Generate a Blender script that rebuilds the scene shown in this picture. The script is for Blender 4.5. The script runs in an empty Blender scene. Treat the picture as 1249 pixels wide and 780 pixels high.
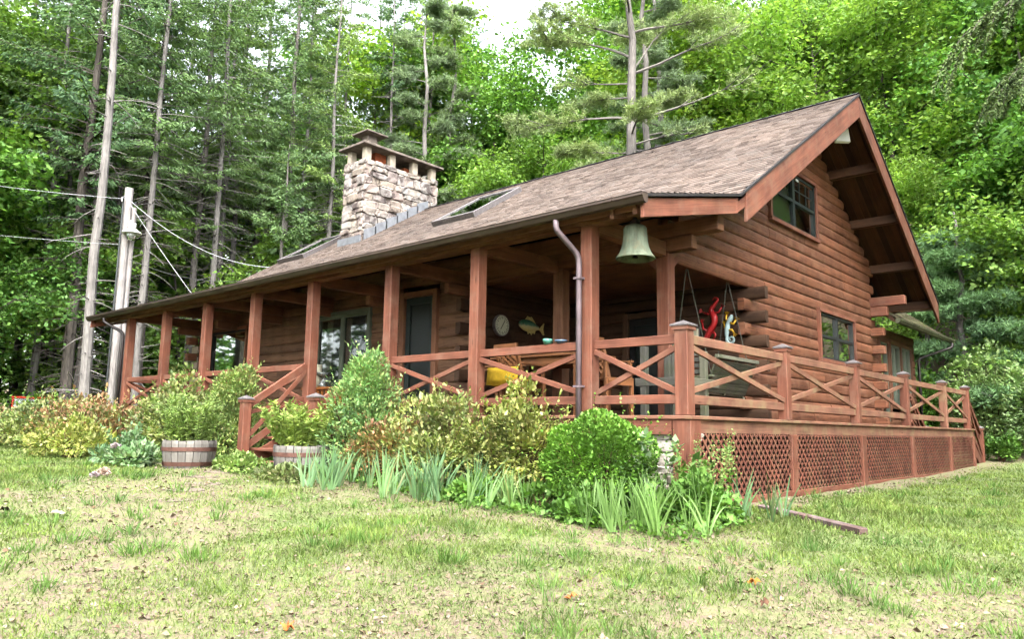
import bpy, math, random
import numpy as np
from mathutils import Vector, Matrix

sc = bpy.context.scene
COL = sc.collection
PI = math.pi

# ------------------------------------------------------------------ camera, sky, sun, exposure
cam_d = bpy.data.cameras.new("camera")
cam = bpy.data.objects.new("camera", cam_d)
COL.objects.link(cam)
sc.camera = cam
cam_d.sensor_width = 36.0
cam_d.lens = 26.887
cam_d.clip_start = 0.05
cam_d.clip_end = 600
CX, CY, CZ = 4.451, -7.971, -0.186
cam.matrix_world = Matrix(((0.74503, 0.08314, 0.66183, CX),
                           (0.66684, -0.11603, -0.73612, CY),
                           (0.01559, 0.98976, -0.14188, CZ),
                           (0, 0, 0, 1)))

world = bpy.data.worlds.new("World")
sc.world = world
world.use_nodes = True
wn = world.node_tree
bg = wn.nodes["Background"]
sky = wn.nodes.new("ShaderNodeTexSky")
sky.sky_type = 'NISHITA'
sky.sun_disc = False
SUN_EL, SUN_AZ = math.radians(52), math.radians(134)   # azimuth clockwise from +Y
sky.sun_elevation = SUN_EL
sky.sun_rotation = SUN_AZ
sky.air_density = 1.0
sky.dust_density = 4.0
sky.ozone_density = 1.0
hsv = wn.nodes.new("ShaderNodeHueSaturation")          # overcast: the cloud cover greys the blue
hsv.inputs["Saturation"].default_value = 0.30
wn.links.new(sky.outputs[0], hsv.inputs["Color"])
wn.links.new(hsv.outputs[0], bg.inputs[0])
bg.inputs[1].default_value = 0.15

sun_d = bpy.data.lights.new("sun", 'SUN')
sun = bpy.data.objects.new("sun", sun_d)
COL.objects.link(sun)
sun_d.energy = 0.65
sun_d.angle = math.radians(26)
sun_d.color = (1.0, 0.97, 0.92)
sdir = Vector((math.sin(SUN_AZ) * math.cos(SUN_EL), math.cos(SUN_AZ) * math.cos(SUN_EL), math.sin(SUN_EL)))
sun.rotation_euler = sdir.to_track_quat('Z', 'Y').to_euler()
sun.location = (20, -20, 40)

sc.view_settings.view_transform = 'Standard'
sc.view_settings.look = 'None'
sc.view_settings.exposure = 3.15
sc.view_settings.gamma = 1.0
sc.view_settings.use_curve_mapping = False
try:
    sc.cycles.use_denoising = True
    sc.cycles.max_bounces = 7
    sc.cycles.diffuse_bounces = 4
    sc.cycles.glossy_bounces = 2
    sc.cycles.transmission_bounces = 4
    sc.cycles.transparent_max_bounces = 6
    sc.cycles.use_adaptive_sampling = True
    sc.cycles.adaptive_threshold = 0.02
except Exception:
    pass

# ------------------------------------------------------------------ tags
def tag(o, label=None, cat=None, group=None, kind=None):
    if label: o["label"] = label
    if cat: o["category"] = cat
    if group: o["group"] = group
    if kind: o["kind"] = kind
    return o

def empty(name, loc, label, cat, group=None):
    o = bpy.data.objects.new(name, None)
    COL.objects.link(o)
    o.location = loc
    o.empty_display_size = 0.2
    return tag(o, label, cat, group)

def link_mesh(name, me, mat, parent=None, loc=None):
    if mat is not None:
        me.materials.append(mat)
    o = bpy.data.objects.new(name, me)
    COL.objects.link(o)
    if loc is not None:
        o.location = loc
    if parent is not None:
        o.parent = parent
    return o

# ------------------------------------------------------------------ materials
class NT:
    def __init__(s, name):
        s.m = bpy.data.materials.new(name)
        s.m.use_nodes = True
        s.t = s.m.node_tree
        s.p = s.t.nodes["Principled BSDF"]
        s.out = s.t.nodes["Material Output"]
    def n(s, typ, **kw):
        x = s.t.nodes.new(typ)
        for k, v in kw.items():
            setattr(x, k, v)
        return x
    def l(s, a, b): s.t.links.new(a, b)
    def ramp(s, fac, stops, interp='LINEAR'):
        r = s.n("ShaderNodeValToRGB")
        r.color_ramp.interpolation = interp
        e = r.color_ramp.elements
        while len(e) < len(stops): e.new(0.5)
        for i, (p, c) in enumerate(stops):
            e[i].position = p
            e[i].color = (*c, 1) if len(c) == 3 else c
        s.l(fac, r.inputs[0])
        return r.outputs[0]
    def mix(s, fac, a, b, mode='MIX'):
        x = s.n("ShaderNodeMix", data_type='RGBA', blend_type=mode)
        if isinstance(fac, float): x.inputs[0].default_value = fac
        else: s.l(fac, x.inputs[0])
        for i, v in ((6, a), (7, b)):
            if isinstance(v, tuple): x.inputs[i].default_value = (*v[:3], 1)
            else: s.l(v, x.inputs[i])
        return x.outputs[2]
    def noise(s, vec, scale, detail=4, rough=.55):
        x = s.n("ShaderNodeTexNoise")
        x.inputs["Scale"].default_value = scale
        x.inputs["Detail"].default_value = detail
        x.inputs["Roughness"].default_value = rough
        if vec is not None: s.l(vec, x.inputs["Vector"])
        return x.outputs["Fac"]
    def mapping(s, vec, scale, loc=(0, 0, 0)):
        x = s.n("ShaderNodeMapping")
        x.inputs["Scale"].default_value = scale
        x.inputs["Location"].default_value = loc
        s.l(vec, x.inputs["Vector"])
        return x.outputs[0]
    def bump(s, h, strength=.4, dist=.01):
        b = s.n("ShaderNodeBump")
        b.inputs["Strength"].default_value = strength
        b.inputs["Distance"].default_value = dist
        s.l(h, b.inputs["Height"])
        s.l(b.outputs[0], s.p.inputs["Normal"])

def flat(name, rgb, rough=.6, metal=0.0, spec=.5, vary=.25, scale=9):
    k = NT(name)
    geo = k.n("ShaderNodeNewGeometry")
    tc = k.n("ShaderNodeTexCoord")
    nz = k.noise(tc.outputs["Object"], scale, 5)
    lo = tuple(c * (1 - vary) for c in rgb); hi = tuple(min(1, c * (1 + vary)) for c in rgb)
    k.l(k.ramp(nz, [(.3, lo), (.7, hi)]), k.p.inputs["Base Color"])
    k.p.inputs["Roughness"].default_value = rough
    k.p.inputs["Metallic"].default_value = metal
    k.p.inputs["Specular IOR Level"].default_value = spec
    return k.m

def wood(name, rgb, var=.25, rough=.62, worn=None, worn_amt=.5, grain=.35, end=None, checks=False):
    """stained board: UV.x runs along the grain (metres), each board its own tone, worn patches"""
    rgb = tuple(c * .88 for c in rgb)
    if worn: worn = tuple(c * .88 for c in worn)
    k = NT(name)
    uv = k.n("ShaderNodeUVMap")
    geo = k.n("ShaderNodeNewGeometry")
    g1 = k.noise(k.mapping(uv.outputs[0], (1.6, 55, 1)), 1.0, 5, .6)
    g2 = k.noise(k.mapping(uv.outputs[0], (.9, 7, 1)), 1.0, 4, .6)
    dark = tuple(c * (1 - grain) for c in rgb); lite = tuple(min(1, c * (1 + grain)) for c in rgb)
    c = k.ramp(g1, [(.25, dark), (.5, rgb), (.8, lite)])
    c2 = k.ramp(g2, [(.3, (.66, .64, .62)), (.65, (1.12, 1.1, 1.08))])
    c = k.mix(1.0, c, c2, 'MULTIPLY')
    vo = k.n("ShaderNodeTexVoronoi"); vo.inputs["Scale"].default_value = 1.0
    k.l(k.mapping(uv.outputs[0], (1.3, 6.5, 1)), vo.inputs["Vector"])
    c = k.mix(1.0, c, k.ramp(vo.outputs["Distance"], [(.035, (.38, .32, .28)), (.075, (.8, .78, .76)), (.11, (1, 1, 1))]), 'MULTIPLY')
    tc0 = k.n("ShaderNodeTexCoord")
    st = k.noise(k.mapping(tc0.outputs["Object"], (2.2, 2.2, .7)), 1.0, 5, .6)
    c = k.mix(1.0, c, k.ramp(st, [(.32, (.74, .74, .75)), (.6, (1.06, 1.05, 1.04))]), 'MULTIPLY')
    tone = k.ramp(geo.outputs["Random Per Island"], [(0, (1 - var,) * 3), (1, (1 + var, 1 + var * .9, 1 + var * .8))])
    c = k.mix(1.0, c, tone, 'MULTIPLY')
    if worn:
        tc = k.n("ShaderNodeTexCoord")
        w = k.noise(tc.outputs["Object"], 3.2, 6, .65)
        f = k.ramp(w, [(.48, (0, 0, 0)), (.68, (worn_amt,) * 3)])
        c = k.mix(f, c, worn)
    if checks:                                   # drying cracks along the log
        ck = k.noise(k.mapping(uv.outputs[0], (.8, 17, 1), (3, 9, 0)), 1.0, 2, .5)
        c = k.mix(1.0, c, k.ramp(ck, [(.474, (1, 1, 1)), (.488, (.42, .38, .36)), (.496, (.42, .38, .36)), (.510, (1, 1, 1))]), 'MULTIPLY')
    k.l(c, k.p.inputs["Base Color"])
    k.p.inputs["Roughness"].default_value = rough
    k.p.inputs["Specular IOR Level"].default_value = .35
    k.bump(g1, .35, .004)
    return k.m

def leafmat(name, cols, trans=.35, rough=.5, nscale=.6, namt=.35, spec=.3):
    """leaves: each leaf its own tone, slow drift of tone through the plant, light passing through"""
    k = NT(name)
    geo = k.n("ShaderNodeNewGeometry")
    tc = k.n("ShaderNodeTexCoord")
    oi = k.n("ShaderNodeObjectInfo")
    n = len(cols)
    c = k.ramp(geo.outputs["Random Per Island"], [(i / max(1, n - 1), cc) for i, cc in enumerate(cols)])
    nz = k.noise(tc.outputs["Object"], nscale, 3)
    c = k.mix(1.0, c, k.ramp(nz, [(.3, (1 - namt, 1 - namt, 1 - namt * .8)), (.7, (1 + namt, 1 + namt * .8, 1))]), 'MULTIPLY')
    c = k.mix(1.0, c, k.ramp(oi.outputs["Random"], [(0, (.82, .86, .9)), (.5, (1, 1, 1)), (1, (1.18, 1.1, .85))]), 'MULTIPLY')
    k.l(c, k.p.inputs["Base Color"])
    k.p.inputs["Roughness"].default_value = rough
    k.p.inputs["Specular IOR Level"].default_value = spec
    tr = k.n("ShaderNodeBsdfTranslucent")
    k.l(k.mix(1.0, c, (1.25, 1.3, .7), 'MULTIPLY'), tr.inputs[0])
    mx = k.n("ShaderNodeMixShader")
    mx.inputs[0].default_value = trans
    k.l(k.p.outputs[0], mx.inputs[1]); k.l(tr.outputs[0], mx.inputs[2])
    k.l(mx.outputs[0], k.out.inputs[0])
    return k.m

def glassmat(name, tint, refl=.35, solid=.25):
    """window pane: part mirror, part opaque tinted film, the rest see-through"""
    k = NT(name)
    k.p.inputs["Base Color"].default_value = (*tint, 1)
    k.p.inputs["Roughness"].default_value = .3
    gl = k.n("ShaderNodeBsdfGlossy"); gl.inputs["Roughness"].default_value = .03
    gl.inputs[0].default_value = (.8, .85, .83, 1)
    tp = k.n("ShaderNodeBsdfTransparent")
    fr = k.n("ShaderNodeLayerWeight"); fr.inputs[0].default_value = refl
    m1 = k.n("ShaderNodeMixShader"); m1.inputs[0].default_value = solid
    k.l(tp.outputs[0], m1.inputs[1]); k.l(k.p.outputs[0], m1.inputs[2])
    m2 = k.n("ShaderNodeMixShader")
    k.l(fr.outputs["Facing"], m2.inputs[0]) if False else k.l(fr.outputs["Fresnel"], m2.inputs[0])
    k.l(m1.outputs[0], m2.inputs[1]); k.l(gl.outputs[0], m2.inputs[2])
    k.l(m2.outputs[0], k.out.inputs[0])
    return k.m

M = {}
M['trim'] = wood('red_stained_wood', (.21, .080, .048), .24, .66, (.255, .145, .095), .55)
M['rail_side'] = wood('weathered_rail_wood', (.255, .122, .078), .2, .72, (.28, .20, .105), .8)
M['log'] = wood('stained_log_siding', (.235, .096, .050), .22, .6, (.295, .15, .09), .6, .35, checks=True)
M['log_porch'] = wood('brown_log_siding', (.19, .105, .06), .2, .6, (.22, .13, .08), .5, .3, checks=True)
M['log_recess_shade'] = wood('shade_toned_log_siding', (.085, .046, .026), .2, .6, (.11, .06, .036), .5, .3)  # same logs, with the shade of the recess put into the colour
M['logend'] = wood('grey_log_ends', (.42, .36, .28), .2, .8)
M['log_dark'] = wood('dark_brown_wing_siding', (.15, .068, .036), .15, .6, (.20, .09, .05), .5, .3)  # rear wing boards, dark brown in themselves
M['beam'] = wood('brown_beam_wood', (.225, .108, .06), .16, .62, (.28, .15, .09), .5)
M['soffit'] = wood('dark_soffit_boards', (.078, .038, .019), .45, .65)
M['porchfloor'] = wood('deck_boards', (.25, .12, .085), .2, .75)
M['lattice'] = wood('lattice_wood', (.22, .083, .054), .2, .7, (.24, .155, .085), .5)
M['greywood'] = wood('weathered_grey_wood', (.085, .088, .075), .2, .88, (.065, .085, .035), .7)
M['mosswood'] = wood('mossy_wood', (.14, .145, .105), .25, .9, (.085, .12, .04), .8)
M['oak'] = wood('varnished_brown_wood', (.22, .095, .038), .2, .5)
M['orangewood'] = wood('orange_varnished_wood', (.42, .15, .04), .15, .4)
M['gutter'] = flat('brown_gutter_metal', (.085, .058, .042), .45, .0, .5, .2, 4)
M['gutter_moss'] = flat('mossy_gutter', (.115, .12, .065), .7, 0, .4, .35, 6)
M['mauve'] = flat('mauve_downspout_metal', (.18, .135, .145), .5, 0, .5, .2, 5)
M['darkmetal'] = flat('dark_brown_metal', (.03, .022, .02), .5, 0, .5, .2)
M['drip'] = flat('black_drip_edge', (.035, .03, .028), .6)
M['cap'] = flat('grey_post_cap_metal', (.19, .17, .165), .5, .3, .5, .3, 20)
M['flash'] = flat('lead_flashing', (.22, .23, .245), .6, .3, .5, .2, 6)
M['green_frame'] = flat('dark_green_window_paint', (.022, .034, .030), .5, 0, .5, .2)
M['sage'] = flat('sage_window_trim', (.105, .125, .09), .6, 0, .4, .15)
M['greyframe'] = flat('grey_window_frame', (.035, .04, .038), .5)
M['white'] = flat('white_paint', (.74, .75, .72), .5, 0, .5, .06)
M['concrete'] = flat('concrete_cap', (.36, .31, .24), .9, 0, .3, .3, 5)
M['dirtyconcrete'] = flat('stained_concrete_slab', (.17, .14, .115), .9, 0, .3, .4, 5)
M['rust'] = flat('rusty_flue', (.23, .06, .022), .8, 0, .3, .35, 12)
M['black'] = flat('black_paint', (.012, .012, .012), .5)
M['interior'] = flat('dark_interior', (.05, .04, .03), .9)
M['curtain'] = flat('pale_curtain_cloth', (.52, .50, .36), .9, 0, .2, .1)
M['glass'] = glassmat('window_glass', (.03, .04, .033), .16, .4)
M['glass_dark'] = glassmat('door_glass', (.016, .022, .019), .06, .93)
M['skylight'] = glassmat('skylight_glass', (.16, .22, .19), .10, .96)
M['yellow'] = flat('yellow_cushion_cloth', (.42, .27, .015), .85, 0, .3, .2, 14)

# ------------------------------------------------------------------ mesh builder
RND = random.Random(5)
class MB:
    def __init__(s):
        s.v = []; s.f = []; s.uv = []
    def quad(s, pts, uvs=None):
        b = len(s.v)
        s.v += [tuple(p) for p in pts]
        s.f.append(tuple(range(b, b + len(pts))))
        s.uv += uvs if uvs else [(0, 0)] * len(pts)
    def beam(s, p0, p1, w, h, up=(0, 0, 1), roll=0):
        """box from p0 to p1; w across, h along 'up'"""
        p0, p1 = Vector(p0), Vector(p1)
        d = p1 - p0; L = d.length; d.normalize()
        up = Vector(up)
        side = d.cross(up)
        if side.length < 1e-5: side = d.cross(Vector((0, 1, 0)))
        side.normalize(); u = side.cross(d).normalized()
        b = len(s.v)
        for q in (p0, p1):
            for a, c in ((-1, -1), (1, -1), (1, 1), (-1, 1)):
                s.v.append(tuple(q + side * (a * w / 2) + u * (c * h / 2)))
        ou, ov = RND.random() * 40, RND.random() * 40
        for i, (q, ext) in enumerate((((0, 1, 5, 4), w), ((1, 2, 6, 5), h), ((2, 3, 7, 6), w), ((3, 0, 4, 7), h))):
            s.f.append(tuple(b + t for t in q))
            vv = ov + i * .37
            s.uv += [(ou, vv), (ou, vv + ext), (ou + L, vv + ext), (ou + L, vv)]
        for q in ((3, 2, 1, 0), (4, 5, 6, 7)):
            s.f.append(tuple(b + t for t in q))
            s.uv += [(ou, ov), (ou + w * .05, ov), (ou + w * .05, ov + h), (ou, ov + h)]
        return s
    def box(s, lo, hi):
        """axis box; grain along its longest side"""
        lo = [min(a, b) for a, b in zip(lo, hi)] if False else lo
        c = [(a + b) / 2 for a, b in zip(lo, hi)]
        e = [abs(b - a) for a, b in zip(lo, hi)]
        k = e.index(max(e))
        p0 = list(c); p1 = list(c); p0[k] -= e[k] / 2; p1[k] += e[k] / 2
        if k == 2: return s.beam(p0, p1, e[0], e[1], (0, 1, 0))
        if k == 0: return s.beam(p0, p1, e[1], e[2])
        return s.beam(p0, p1, e[0], e[2])
    def tube(s, pts, rad, n=8, caps=True):
        pts = [Vector(p) for p in pts]
        if not hasattr(rad, '__len__'): rad = [rad] * len(pts)
        b = len(s.v)
        ref = None
        Ls = 0
        for i, p in enumerate(pts):
            a = pts[max(0, i - 1)]; c = pts[min(len(pts) - 1, i + 1)]
            t = (c - a).normalized()
            if ref is None:
                ref = t.orthogonal().normalized()
            ref = (ref - t * ref.dot(t)).normalized()
            bi = t.cross(ref)
            for k in range(n):
                an = 2 * PI * k / n
                s.v.append(tuple(p + (ref * math.cos(an) + bi * math.sin(an)) * rad[i]))
        l = 0
        for i in range(len(pts) - 1):
            dl = (pts[i + 1] - pts[i]).length
            for k in range(n):
                k2 = (k + 1) % n
                s.f.append((b + i * n + k, b + i * n + k2, b + (i + 1) * n + k2, b + (i + 1) * n + k))
                c = 2 * PI * max(rad[i], .001) / n
                s.uv += [(l, k * c), (l, (k + 1) * c), (l + dl, (k + 1) * c), (l + dl, k * c)]
            l += dl
        if caps:
            s.f.append(tuple(b + k for k in reversed(range(n)))); s.uv += [(0, 0)] * n
            e = b + (len(pts) - 1) * n
            s.f.append(tuple(e + k for k in range(n))); s.uv += [(0, 0)] * n
        return s
    def lathe(s, prof, n=24, c=(0, 0, 0)):
        b = len(s.v)
        for r, z in prof:
            for k in range(n):
                a = 2 * PI * k / n
                s.v.append((c[0] + r * math.cos(a), c[1] + r * math.sin(a), c[2] + z))
        for i in range(len(prof) - 1):
            for k in range(n):
                k2 = (k + 1) % n
                s.f.append((b + i * n + k, b + i * n + k2, b + (i + 1) * n + k2, b + (i + 1) * n + k))
                s.uv += [(0, 0)] * 4
        return s
    def prism(s, outline, o, ex, ey, depth):
        """closed outline [(a,b)] in the plane (ex,ey) at o, extruded by vector depth"""
        o, ex, ey, d = Vector(o), Vector(ex), Vector(ey), Vector(depth)
        b = len(s.v); n = len(outline)
        for q in (Vector((0, 0, 0)), d):
            for a, c in outline:
                s.v.append(tuple(o + ex * a + ey * c + q))
        s.f.append(tuple(b + k for k in reversed(range(n)))); s.uv += [(outline[k][0], outline[k][1]) for k in reversed(range(n))]
        s.f.append(tuple(b + n + k for k in range(n))); s.uv += [(outline[k][0], outline[k][1]) for k in range(n)]
        for k in range(n):
            k2 = (k + 1) % n
            s.f.append((b + k, b + k2, b + n + k2, b + n + k)); s.uv += [(0, 0), (.1, 0), (.1, .1), (0, .1)]
        return s
    def build(s, name, mat, parent=None, bevel=0, smooth=False, off=(0, 0, 0)):
        me = bpy.data.meshes.new(name)
        if parent is not None and off == (0, 0, 0):
            q = parent
            ox = Vector((0, 0, 0))
            while q is not None:
                ox = ox + q.location; q = q.parent
            V = [(x - ox.x, y - ox.y, z - ox.z) for x, y, z in s.v]
        else:
            V = [(x - off[0], y - off[1], z - off[2]) for x, y, z in s.v]
        me.from_pydata(V, [], s.f)
        uvl = me.uv_layers.new(name="UVMap")
        uvl.data.foreach_set("uv", np.array(s.uv, dtype=np.float32).ravel())
        if smooth:
            me.polygons.foreach_set("use_smooth", [True] * len(me.polygons))
        me.update()
        o = link_mesh(name, me, mat, parent, None if off == (0, 0, 0) else off)
        if bevel:
            bv = o.modifiers.new("bevel", 'BEVEL'); bv.width = bevel; bv.segments = 1
            bv.limit_method = 'ANGLE'
        return o

def fast_mesh(name, V, quads, mat, parent=None, loc=None):
    me = bpy.data.meshes.new(name)
    V = np.ascontiguousarray(V, dtype=np.float32)
    n = len(V); k = quads.shape[1]; m = len(quads)
    me.vertices.add(n); me.vertices.foreach_set("co", V.ravel())
    me.loops.add(m * k); me.loops.foreach_set("vertex_index", quads.astype(np.int32).ravel())
    me.polygons.add(m); me.polygons.foreach_set("loop_start", np.arange(0, m * k, k, dtype=np.int32))
    me.update(calc_edges=True)
    return link_mesh(name, me, mat, parent, loc)

# ------------------------------------------------------------------ ground shape
AZ = np.array([-0.669, 0.743])
def sm(t):
    t = np.clip(t, 0, 1); return t * t * (3 - 2 * t)
def vnoise(x, y, s, seed=0):
    """value noise 0..1"""
    x = np.asarray(x, float) / s + 100.5; y = np.asarray(y, float) / s + 100.5
    xi = np.floor(x).astype(int); yi = np.floor(y).astype(int)
    fx = x - xi; fy = y - yi; fx = fx * fx * (3 - 2 * fx); fy = fy * fy * (3 - 2 * fy)
    def h(a, b):
        q = np.sin(a * 127.1 + b * 311.7 + seed * 74.7) * 43758.5453
        return q - np.floor(q)
    return (h(xi, yi) * (1 - fx) + h(xi + 1, yi) * fx) * (1 - fy) + (h(xi, yi + 1) * (1 - fx) + h(xi + 1, yi + 1) * fx) * fy
def gz(x, y):
    x = np.asarray(x, float); y = np.asarray(y, float)
    s = (x - CX) * AZ[0] + (y - CY) * AZ[1]
    k = 8.5 - s
    k = np.minimum(k, 14)
    z = -1.05 + 0.2 * sm(-x / 7.5) - 0.085 * 0.5 * (k + np.sqrt(k * k + 1))
    h = y - 19.5
    hill = 0.46 * 0.5 * (h + np.sqrt(h * h + 9))
    hill = hill - 0.46 * 0.5 * (-19.5 + np.sqrt(19.5 ** 2 + 9))
    z = z + np.maximum(hill, 0)
    z = z + (vnoise(x, y, .9, 1) - .5) * .05 + (vnoise(x, y, .3, 2) - .5) * .02
    return z
def gz1(x, y): return float(gz(np.array([x]), np.array([y]))[0])

# ================================================================== LOG CABIN
HOUSE = empty('log_cabin', (-8.0, 6.5, -0.85), 'red brown log cabin with wraparound porch, stone chimney and brown shingle roof', 'house')
GX = -1.35          # gable wall plane
FY = 1.85           # front wall plane
RX0, RX1 = -17.4, -0.25
PITCH = .215
EAVE = (-.45, 2.59); KICK = (2.08, 3.20); RIDGE = (7.7, 6.69); REAR = (13.16, 3.08)
def roof_z(y):
    P = (EAVE, KICK, RIDGE, REAR)
    for (a, b), (c, d) in zip(P[:-1], P[1:]):
        if y <= c or (c, d) == REAR: return b + (d - b) * (y - a) / (c - a)
def roof_y(z):      # front and rear crossing of the underside at height z
    zz = z + .2
    f = KICK[0] + (zz - KICK[1]) * (RIDGE[0] - KICK[0]) / (RIDGE[1] - KICK[1]) if zz > KICK[1] else -9
    r = RIDGE[0] + (zz - RIDGE[1]) * (REAR[0] - RIDGE[0]) / (REAR[1] - RIDGE[1])
    return f, r

def log_course(mb, axis, fixed, out, a0, a1, zc, pitch=PITCH, depth=.030, thick=.10):
    """one D-shaped log from a0 to a1 along axis, bulging outwards"""
    n = 9
    prof = [(-thick, -pitch / 2 + .002), (-.012, -pitch / 2 + .002)]
    for i in range(n):
        t = -1 + 2 * i / (n - 1)
        prof.append((depth * max(0, 1 - abs(t * .975) ** 2.4) ** .5 - .004, t * (pitch / 2 - .001)))
    prof += [(-.012, pitch / 2 - .002), (-thick, pitch / 2 - .002)]
    b = len(mb.v); m = len(prof)
    segs = [a0, a1]
    ou, ov = RND.random() * 50, RND.random() * 50
    jog = RND.uniform(-.004, .004); sw_ = RND.uniform(.85, 1.15); sag = RND.uniform(-.006, .006)
    for a in segs:
        for d, z in prof:
            dd = fixed + out * ((d * sw_ if d > 0 else d) + jog)
            zz_ = zc + z + (sag if a == a1 else 0) * (1 if abs(z) < pitch * .48 else 0)
            mb.v.append((a, dd, zz_) if axis == 'x' else (dd, a, zz_))
    L = abs(a1 - a0)
    for k in range(m):
        k2 = (k + 1) % m
        mb.f.append((b + k, b + k2, b + m + k2, b + m + k))
        mb.uv += [(ou, ov + k * .035), (ou, ov + (k + 1) * .035), (ou + L, ov + (k + 1) * .035), (ou + L, ov + k * .035)]
    mb.f.append(tuple(b + k for k in reversed(range(m)))); mb.uv += [(ou, ov + p[1] * .3) for p in prof]
    mb.f.append(tuple(b + m + k for k in range(m))); mb.uv += [(ou, ov + p[1] * .3) for p in prof]

def log_wall(mb, axis, fixed, out, k0, k1, span, holes=(), joints=True):
    """courses k0..k1; span(z)->(a0,a1); holes = [(a0,a1,z0,z1)]"""
    for k in range(k0, k1):
        zc = (k + .5) * PITCH
        a0, a1 = span(zc)
        if a1 - a0 < .05: continue
        iv = [(a0, a1)]
        for h0, h1, z0, z1 in holes:
            if z0 - .02 < zc < z1 + .02:
                nv = []
                for s0, s1 in iv:
                    if h1 <= s0 or h0 >= s1: nv.append((s0, s1)); continue
                    if h0 - s0 > .03: nv.append((s0, h0))
                    if s1 - h1 > .03: nv.append((h1, s1))
                iv = nv
        for s0, s1 in iv:
            cur = s0
            while joints and s1 - cur > 5.5:
                nx = cur + RND.uniform(2.6, 4.4)
                log_course(mb, axis, fixed, out, cur, nx - .003, zc)
                cur = nx
            log_course(mb, axis, fixed, out, cur, s1, zc)

# ---- gable wall with its window holes (y, z)
W_UP = (5.72, 7.99, 3.87, 5.02)
W_LO = (7.99, 10.06, 1.36, 2.34)
RY0, RY1 = 4.75, 11.5
mb = MB()
def gspan(z):
    f, r = roof_y(z)
    a0 = RY0 - (.26 if int(round(z / PITCH - .5)) % 2 else -.02) if z < 2.42 else max(1.95, f)
    a1 = RY1 + (.26 if int(round(z / PITCH - .5)) % 2 else 0)
    return a0, min(a1, r) if z > 2.6 else a1
log_wall(mb, 'y', GX, 1, -1, 30, gspan, [W_UP, W_LO])
mb.build('gable_wall', M['log'], HOUSE, smooth=False)
# backing sheet behind the siding closes the gable
mb = MB()
pts = [(RY0, -.2), (RY0, 2.45), (1.95, 2.45), (1.95, 2.95), (KICK[0], 2.98), (RIDGE[0], RIDGE[1] - .22), (RY1, roof_z(RY1) - .22), (RY1, -.2)]
def inside_wall(name, pts_in, holes, x, sgn):
    pass
# ---- front wall
WIN_L = (-15.12, -13.34, 1.14, 2.22)
WIN_P = (-10.22, -8.38, .72, 2.20)
DOOR = (-7.30, -6.24, .02, 2.46)
mb = MB()
def fspan(z):
    k = int(round(z / PITCH - .5))
    return (-15.9 if k % 2 else -15.88, -5.4 + (.30 if k % 2 == 0 else 0))
log_wall(mb, 'x', FY, -1, -1, 14, fspan, [WIN_L, WIN_P, DOOR])
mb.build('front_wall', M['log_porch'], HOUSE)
# pale sawn log ends past the left corner
for k in range(-1, 12):
    zc = (k + .5) * PITCH
    mb = MB()
    if k % 2 == 0: mb.box((-16.22, FY - .06, zc - .1), (-15.89, FY + .12, zc + .1))
    else: mb.box((-16.0, FY - .34, zc - .1), (-15.84, FY - .07, zc + .1))
    mb.build('log_end', M['log' if k % 2 else 'logend'], HOUSE, bevel=.015)
# ---- recessed porch walls
mb = MB()
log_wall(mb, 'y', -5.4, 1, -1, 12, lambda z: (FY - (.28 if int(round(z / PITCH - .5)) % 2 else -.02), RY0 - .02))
mb.build('porch_side_wall', M['log_recess_shade'], HOUSE)
RDOOR = (-3.95, -3.0, 0.02, 2.1)
mb = MB()
def bspan(z):
    k = int(round(z / PITCH - .5))
    return (-5.33, GX - .0 + (.30 if k % 2 == 0 else -.11))
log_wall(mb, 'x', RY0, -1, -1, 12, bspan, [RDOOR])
mb.build('porch_back_wall', M['log_recess_shade'], HOUSE)
# ---- rear wall log ends and end wall, plain rear
for k in range(0, 12, 2):
    zc = (k + .5) * PITCH
    mb = MB(); mb.box((GX - .3, RY1 - .10, zc - .1), (GX + .30, RY1 + .08, zc + .1))
    mb.build('log_end', M['log'], HOUSE, bevel=.012)
mb = MB()
log_wall(mb, 'x', RY1, 1, -1, 16, lambda z: (-15.9, GX - .31))
mb.build('rear_wall', M['log'], HOUSE)
mb = MB()
def lspan(z):
    f, r = roof_y(z)
    return (FY + .02 if z < 2.7 else max(FY, f)), (RY1 if z < 2.8 else min(RY1, r))
log_wall(mb, 'y', -15.9, -1, -1, 30, lspan)
mb.build('end_wall', M['log'], HOUSE)

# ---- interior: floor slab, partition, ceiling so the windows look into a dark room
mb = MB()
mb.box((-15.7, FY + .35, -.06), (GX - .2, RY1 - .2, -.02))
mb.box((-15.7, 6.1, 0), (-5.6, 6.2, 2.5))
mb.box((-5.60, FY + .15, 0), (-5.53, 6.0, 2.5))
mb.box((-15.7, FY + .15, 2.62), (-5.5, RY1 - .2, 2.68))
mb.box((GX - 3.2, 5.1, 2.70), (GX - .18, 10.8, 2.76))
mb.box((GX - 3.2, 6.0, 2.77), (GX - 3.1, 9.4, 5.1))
mb.build('interior', M['interior'], HOUSE)

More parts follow.
